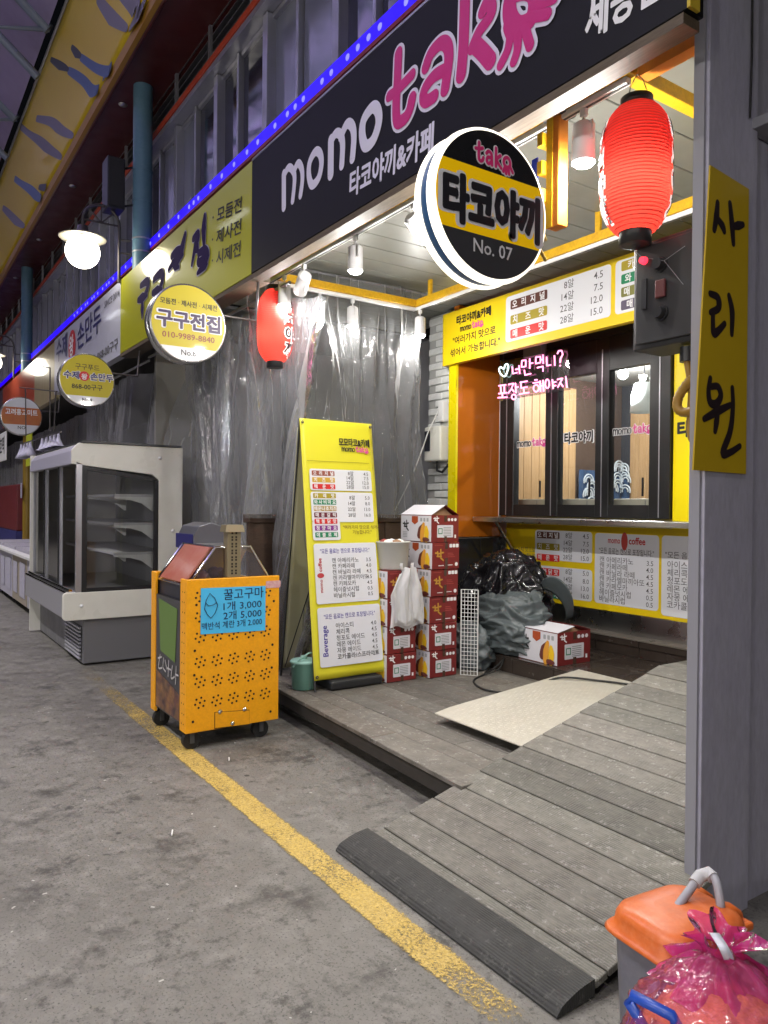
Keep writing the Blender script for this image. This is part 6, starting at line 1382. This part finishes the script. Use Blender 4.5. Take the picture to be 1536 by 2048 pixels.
cab = [V((-4.45, 4.25, .34)), V((-4.42, 4.10, .25)), V((-4.40, 3.95, .20)), V((-4.28, 3.72, .199)), V((-4.05, 3.60, .199)), V((-3.85, 3.63, .21)), V((-3.72, 3.76, .245)), V((-3.62, 3.92, .322)), V((-3.4, 4.07, .328)), V((-3.1, 4.17, .334)), V((-2.80, 4.22, .338))]
tag(MB().tube(catmull(cab, 8), .0075, 8).build('power_cable', rubber), 'black cable looping from the tarpaulin across the deck and checker plate', 'cable')
tag(MB().tube(catmull([V((-4.47, 4.22, .34)), V((-4.36, 4.06, .24)), V((-4.38, 3.93, .20)), V((-4.44, 3.98, .199)), V((-4.52, 4.1, .2))], 8), .006, 8).build('power_cable', rubber), 'second short black cable curled at the foot of the step', 'cable')

# ------------------------------------------------------------------ food-waste bin and pink bag, bottom right
bn = thing('food_waste_bin', 'grey food waste bin with orange lid and grey bail handle at the bottom right', 'bin', (-1.12, 1.63, 0))
bno = V((-1.075, 1.585, 0)); bg_ = M('grey_bin_plastic', (.2, .2, .24), .45, var=[(5, .4, (.13, .13, .15)), (25, .35, (.3, .3, .32))], rvar=.1); og = M('orange_lid_plastic', (.62, .13, .018), .42, var=[(4, .4, (.5, .09, .015)), (16, .35, (.38, .09, .03)), (55, .3, (.7, .25, .1))], bump=(14, .25, .006), rvar=.12)
rot_ = Matrix.Rotation(math.radians(84), 4, 'Z')
def loft(rows, name, m, par, n=6):
    mb = MB(); vs_ = []; cnt = None
    for hx, hy, r, z in rows:
        ring = rrect(-hx, -hy, hx, hy, r, n); cnt = len(ring); vs_ += [bno+(rot_ @ V((a, b, 0)))+V((0, 0, z)) for a, b in ring]
    k = len(rows); mb.add(vs_, [(j*cnt+i, j*cnt+(i+1) % cnt, (j+1)*cnt+(i+1) % cnt, (j+1)*cnt+i) for j in range(k-1) for i in range(cnt)], True); mb.add(vs_[-cnt:], [tuple(range(cnt))]); return mb.build(name, m, par)
loft([(.10, .08, .04, 0), (.105, .085, .04, .01), (.125, .102, .045, .46), (.13, .106, .045, .475), (.13, .106, .045, .485)], 'body', bg_, bn)
loft([(.142, .118, .05, .486), (.147, .123, .05, .491), (.142, .118, .05, .497), (.134, .11, .055, .5), (.132, .108, .06, .528), (.125, .101, .06, .543), (.105, .083, .055, .552), (.06, .045, .04, .556)], 'lid', og, bn, 8)
for s in (-1, 1):
    mb = MB(); c_ = bno+(rot_ @ V((.125, s*.04, 0)))+V((0, 0, .525)); ax1 = rot_ @ V((1, 0, 0)); ax1 = V(ax1[:3])
    mb.tube([c_-ax1*.06, c_+ax1*.0, c_+ax1*.028-V((0, 0, .012))], [.027, .027, .018], 14); mb.build('hinge_lug', og, bn)
c_ = bno+(rot_ @ V((.15, 0, 0)))+V((0, 0, .50)); MB().obox(Matrix.Translation(c_) @ rot_, .045, .15, .02).build('lid_lip', og, bn, bevel=.006)
hd_ = [at(*p, Z=z) for p, z in (((1318, 1872), .49), ((1345, 1828), .535), ((1378, 1782), .575), ((1400, 1752), .60), ((1418, 1746), .607), ((1432, 1762), .60), ((1440, 1800), .565), ((1443, 1840), .52))]
MB().tube(catmull(hd_, 5), .0105, 10).build('bail_handle', M('grey_handle', (.3, .3, .33), .4), bn)
MB().tube([hd_[2].lerp(hd_[3], .5), hd_[3], hd_[4], hd_[5].lerp(hd_[4], .4)], .0155, 10).build('handle_grip', M('pale_grip', (.42, .42, .43), .6), bn)

bb = V((-.825, 1.36, 0)); bu = thing('blue_bucket', 'blue tub with moulded handle holding the pink bag at the lower right corner', 'bucket', bb)
bl_ = M('blue_plastic', (.015, .06, .35), .35); mb = MB()
mb.lathe([(.001, .0), (.15, .0), (.155, .01), (.185, .40), (.2, .405), (.2, .42), (.185, .42), (.145, .02), (.001, .02)], bb, 44); mb.build('tub', bl_, bu)
hp2 = [at(1258, 2004, Z=.535), at(1264, 1990, Z=.545), at(1345, 2032, Z=.545), at(1352, 2048, Z=.53)]
MB().tube([hp2[0]+V((.02, .03, -.06))]+hp2+[hp2[3]+V((.01, .04, -.06))], .011, 8).build('handle', bl_, bu)
pk = FILM('pink_bag_film', (1, .74, .84), .2, .03, .11, milk=(.9, .22, .5), bump=(12, .4, .02), fres=1.28)
pk2 = FILM('pink_bag_film_bunched', (1, .5, .7), .55, .04, .14, milk=(.75, .05, .32), bump=(20, .6, .02), fres=1.28)
pb = thing('pink_bag', 'knotted pink translucent bag full of orange food waste', 'bag', bb+V((0, 0, .3)))
pc = V((-.83, 1.375, .445))
crumple(pc-V((0, 0, .045)), .168, .18, .14, 9.2, .2, .1, 2.4, lev=5).build('contents', M('orange_food_waste', (.62, .24, .06), .55, var=[(14, .7, (.72, .36, .09)), (32, .6, (.38, .12, .03)), (9, .4, (.6, .2, .1))], bump=(30, .8, .02)), pb)
crumple(pc-V((0, 0, .02)), .178, .19, .152, 3.7, .25, .12, 1.7, lev=6).build('film', pk, pb)
kn = pc+V((-.05, .06, .135)); mb = MB()
def neck(u, v):
    a = 2*PI*u; r = (.095*(1-v)**1.6+.02)*(1+.22*math.sin(a*7+v*2)+.12*math.sin(a*13)) if v < .6 else (.026+.09*(v-.6))*(1+.9*noise.noise(V((math.cos(a)*1.7, math.sin(a)*1.7, v*2)))+.2*math.sin(a*9))
    return kn+V((r*math.cos(a), r*math.sin(a), -.05+.10*v+.015*math.sin(a*3)*v))
mb.grid(neck, 64, 18); mb.build('gathered_neck', pk2, pb)
st_ = catmull([at(1428, 1893, Z=.60), at(1445, 1920, Z=.61), at(1458, 1948, Z=.585)], 6); mb = MB()
mb.grid(lambda u, v: st_[min(len(st_)-1, int(u*(len(st_)-1)+.5))]+V((.012*(v-.5), .016*(v-.5), .028)), 12, 1); mb.build('barcode_tag', M('paper_tag', (.5, .52, .58), .6), pb, solid=.001)

# ------------------------------------------------------------------ counters and bits at the far left
gA = 'counters along the street'; trays = M('dotted_white_tray', (.42, .4, .46), .5, bump=(60, .9, .01), var=[(60, .6, (.2, .19, .24))])
paper = M('printed_paper', (.5, .49, .57), .6, var=[(25, .5, (.3, .3, .42))]); cfm = [M('counter_grey', (.38, .37, .4), .5), M('counter_tan', (.36, .31, .24), .5), M('counter_lilac', (.46, .45, .52), .5)]
labs = ['grey market counter with papers taped on its front beside the fridge', 'tan market counter second along from the fridge', 'lilac-grey market counter third along from the fridge', 'market counter fourth along, cut by the left edge']
for i in range(4):
    xb = -9.72-i*1.3; xa = xb-1.24
    c = thing('market_counter', labs[i], 'counter', ((xa+xb)/2, 1.95, 0), gA)
    MB().box(xa, xb, 1.66, 2.36, .1, .76).build('cabinet', cfm[i % 3], c, bevel=.006); MB().box(xa-.01, xb+.01, 1.6, 2.4, .762, .80).build('top', white, c, bevel=.006)
    MB().box(xa+.05, xb-.05, 1.7, 2.3, .802, .85).build('tray', trays, c, bevel=.006)
    MB().box(xb-.5, xb-.08, 1.648, 1.656, .2, .68).build('paper_sheet', paper, c); MB().box(xb-1.1, xb-.75, 1.648, 1.656, .22, .66).build('paper_sheet', paper, c)
    for x in (xa+.1, xb-.1): MB().cyl((x-.02, 1.74, .05), (x+.02, 1.74, .05), .05, n=14).build('castor', rubber, c); MB().cyl((x-.02, 2.3, .05), (x+.02, 2.3, .05), .05, n=14).build('castor', rubber, c)
yp = at(49, 1000, Y=2.0)
c = thing('yellow_post', 'ochre yellow round post with a paper note rising behind the counters', 'post', (yp.x, 2.42, 0))
yp = at(49, 1000, Y=2.43); MB().cyl((yp.x, 2.48, 0), (yp.x, 2.48, 3.05), .085, n=24).build('shaft', M('ochre_post', (.3, .19, .02), .45, var=[(4, .4, (.22, .13, .015))]), c)
MB().box(yp.x-.03, yp.x+.1, 2.36, 2.37, 1.6, 1.9).build('paper_note', paper, c)
# drying rack with white fan-shaped bundles
RY = 1.62; rk = thing('hanging_rack', 'thin wire hanging rack holding white fan-shaped bundles before the fridge top', 'rack', at(80, 890, Y=RY))
for a, b in (((40, 775), (114, 783)), ((51, 778), (52, 872)), ((112, 783), (108, 862)), ((42, 888), (122, 864)), ((86, 733), (100, 736)), ((100, 736), (100, 862))): MB().tube([at(*a, Y=RY), at(*b, Y=RY)], .008, 6).build('rod', iron, rk)
lil = M('lilac_white_cloth', (.5, .49, .62), .6)
for k, (x, y, n_) in enumerate(((43, 888, 4), (85, 876, 5))):
    for i in range(n_):
        a = at(x+i*(6 if k == 0 else 8), y-i*(2 if k == 0 else 2.5), Y=RY+.02*i); mb = MB()
        L_ = .20 if k == 0 else .15
        mb.lathe([(.012, 0), (.02, -.06), (.05, -.14), (.085, -L_), (.08, -L_), (.045, -.13), (.01, -.05)], a, 14); mb.build('fan_bundle', lil, rk)
wsn = at(8, 893, Y=1.75); t = thing('hanging_sign', 'small white hanging sign with black brush lettering at the far left edge', 'sign', wsn)
MB().box(wsn.x-.5, wsn.x+.28, 1.74, 1.76, wsn.z-.24, wsn.z+.24).build('card', white, t, bevel=.01)
mb = MB(); text(mb, Frame((wsn.x+.0, 1.739, wsn.z), (1, 0, 0), (0, 0, 1)), '호떡', -.42, -.1, .32, .02); mb.build('lettering', ink, t)
MB().tube([(wsn.x, 1.75, wsn.z+.24), (wsn.x, 1.75, 3.1)], .006, 5).build('hanger_wire', iron, t)
t = thing('yellow_card', 'small lime yellow card hanging behind the rack', 'sign', at(62, 895, Y=2.0)); p = at(62, 893, Y=2.0)
MB().box(p.x-.42, p.x+.12, 1.99, 2.0, p.z-.3, p.z+.25).build('card', M('lime_card', (.5, .55, .02), .5), t); MB().tube([(p.x, 1.995, p.z+.25), (p.x, 1.995, 3.1)], .004, 5).build('hanger_wire', iron, t)
rd = thing('red_stack', 'dull red stacked goods behind plastic film at the far left', 'goods', (-19.5, 2.5, 0)); MB().box(-21.2, -17.6, 2.45, 2.66, .9, 1.9).build('goods', M('dull_red', (.2, .03, .03), .5, var=[(5, .5, (.12, .02, .03))]), rd, bevel=.03)
MB().box(-21.2, -17.6, 2.44, 2.66, 0, .898).build('base', M('blue_cover', (.05, .05, .2), .5), rd)
t = thing('plastic_curtain', 'distant crinkled plastic curtain behind the yellow post', 'plastic curtain', (-15, 2.7, 0))
MB().grid(lambda u, v: V((-34+22*u, 2.72+drape(u+1, v, 30, .05), .05+2.9*v)), 260, 30).build('sheet', film2, t)

# ------------------------------------------------------------------ specks of litter
random.seed(21); mb = MB()
for i in range(230):
    if i < 180: x, y, z = random.uniform(-6, -.6), random.uniform(.3, 2.35), .0015
    else: x, y, z = random.uniform(-5, -2.9), random.uniform(2.4, 4.0), DZ+.004
    if i < 180 and y > 1.66 and -2.8 < x < -1.5: continue
    s = random.choice((.0015, .002, .002, .003, .004)); a = random.random()*PI; d, e = V((math.cos(a), math.sin(a), 0))*s*random.uniform(1, 2.2), V((-math.sin(a), math.cos(a), 0))*s
    c_ = V((x, y, z)); mb.add([c_-d-e, c_+d-e, c_+d+e, c_-d+e, c_+V((0, 0, s*.5))], [(0, 1, 4), (1, 2, 4), (2, 3, 4), (3, 0, 4)])
o = mb.build('litter', M('pale_litter', (.42, .41, .38), .7)); o['kind'] = 'stuff'; o['label'] = 'scattered pale specks of litter on the street and deck'; o['category'] = 'litter'
for i, (px, py, lab) in enumerate(((458, 1515, 'white cigarette end lying by the front castor of the cart'), (345, 1660, 'grey scrap lying on the street left of the yellow line'))):
    p = at(px, py, Z=.006); tag(MB().cyl(p, p+V((.05, -.02, 0)), .0035, n=8).build('cigarette_end', white), lab, 'litter')

# ------------------------------------------------------------------ arcade lamps under the roof (seen mirrored in the upper windows)
tube_m = EM('lit_arcade_tube', (.93, .95, 1), 6)
for i, x in enumerate((1.6, -2.6, -6.8, -11.0, -15.2, -19.4, -25)):
    t = thing('arcade_lamp', ('long white arcade strip lamp under the roof, number %s from the near end' % ['one', 'two', 'three', 'four', 'five', 'six', 'seven'][i]), 'strip lamp', (x, -2.0, 7.6), 'arcade strip lamps')
    MB().box(x-.75, x+.75, -2.07, -1.93, 7.62, 7.70).build('housing', white, t, bevel=.008); MB().cyl((x-.72, -2.0, 7.59), (x+.72, -2.0, 7.59), .03, n=12).build('tube', tube_m, t)
    for q in (-.6, .6): MB().tube([(x+q, -2.0, 7.7), (x+q, -2.0, 9.6)], .006, 5).build('hanger', iron, t)
    lamp('arcade_light', 'AREA', (x, -2.0, 7.54), 125, (1, .96, .9), t, aim=(0, 0, -1), shape='RECTANGLE', size=1.4, size_y=.12, spread=math.radians(105))
    lamp('added_violet_uplight', 'AREA', (x, -2.0, 7.74), 200, (.82, .76, 1), t, aim=(0, 0, 1), shape='RECTANGLE', size=1.4, size_y=.12)  # added fill: washes the roof violet and bounces onto the facade
bpy.data.objects.remove(_to)
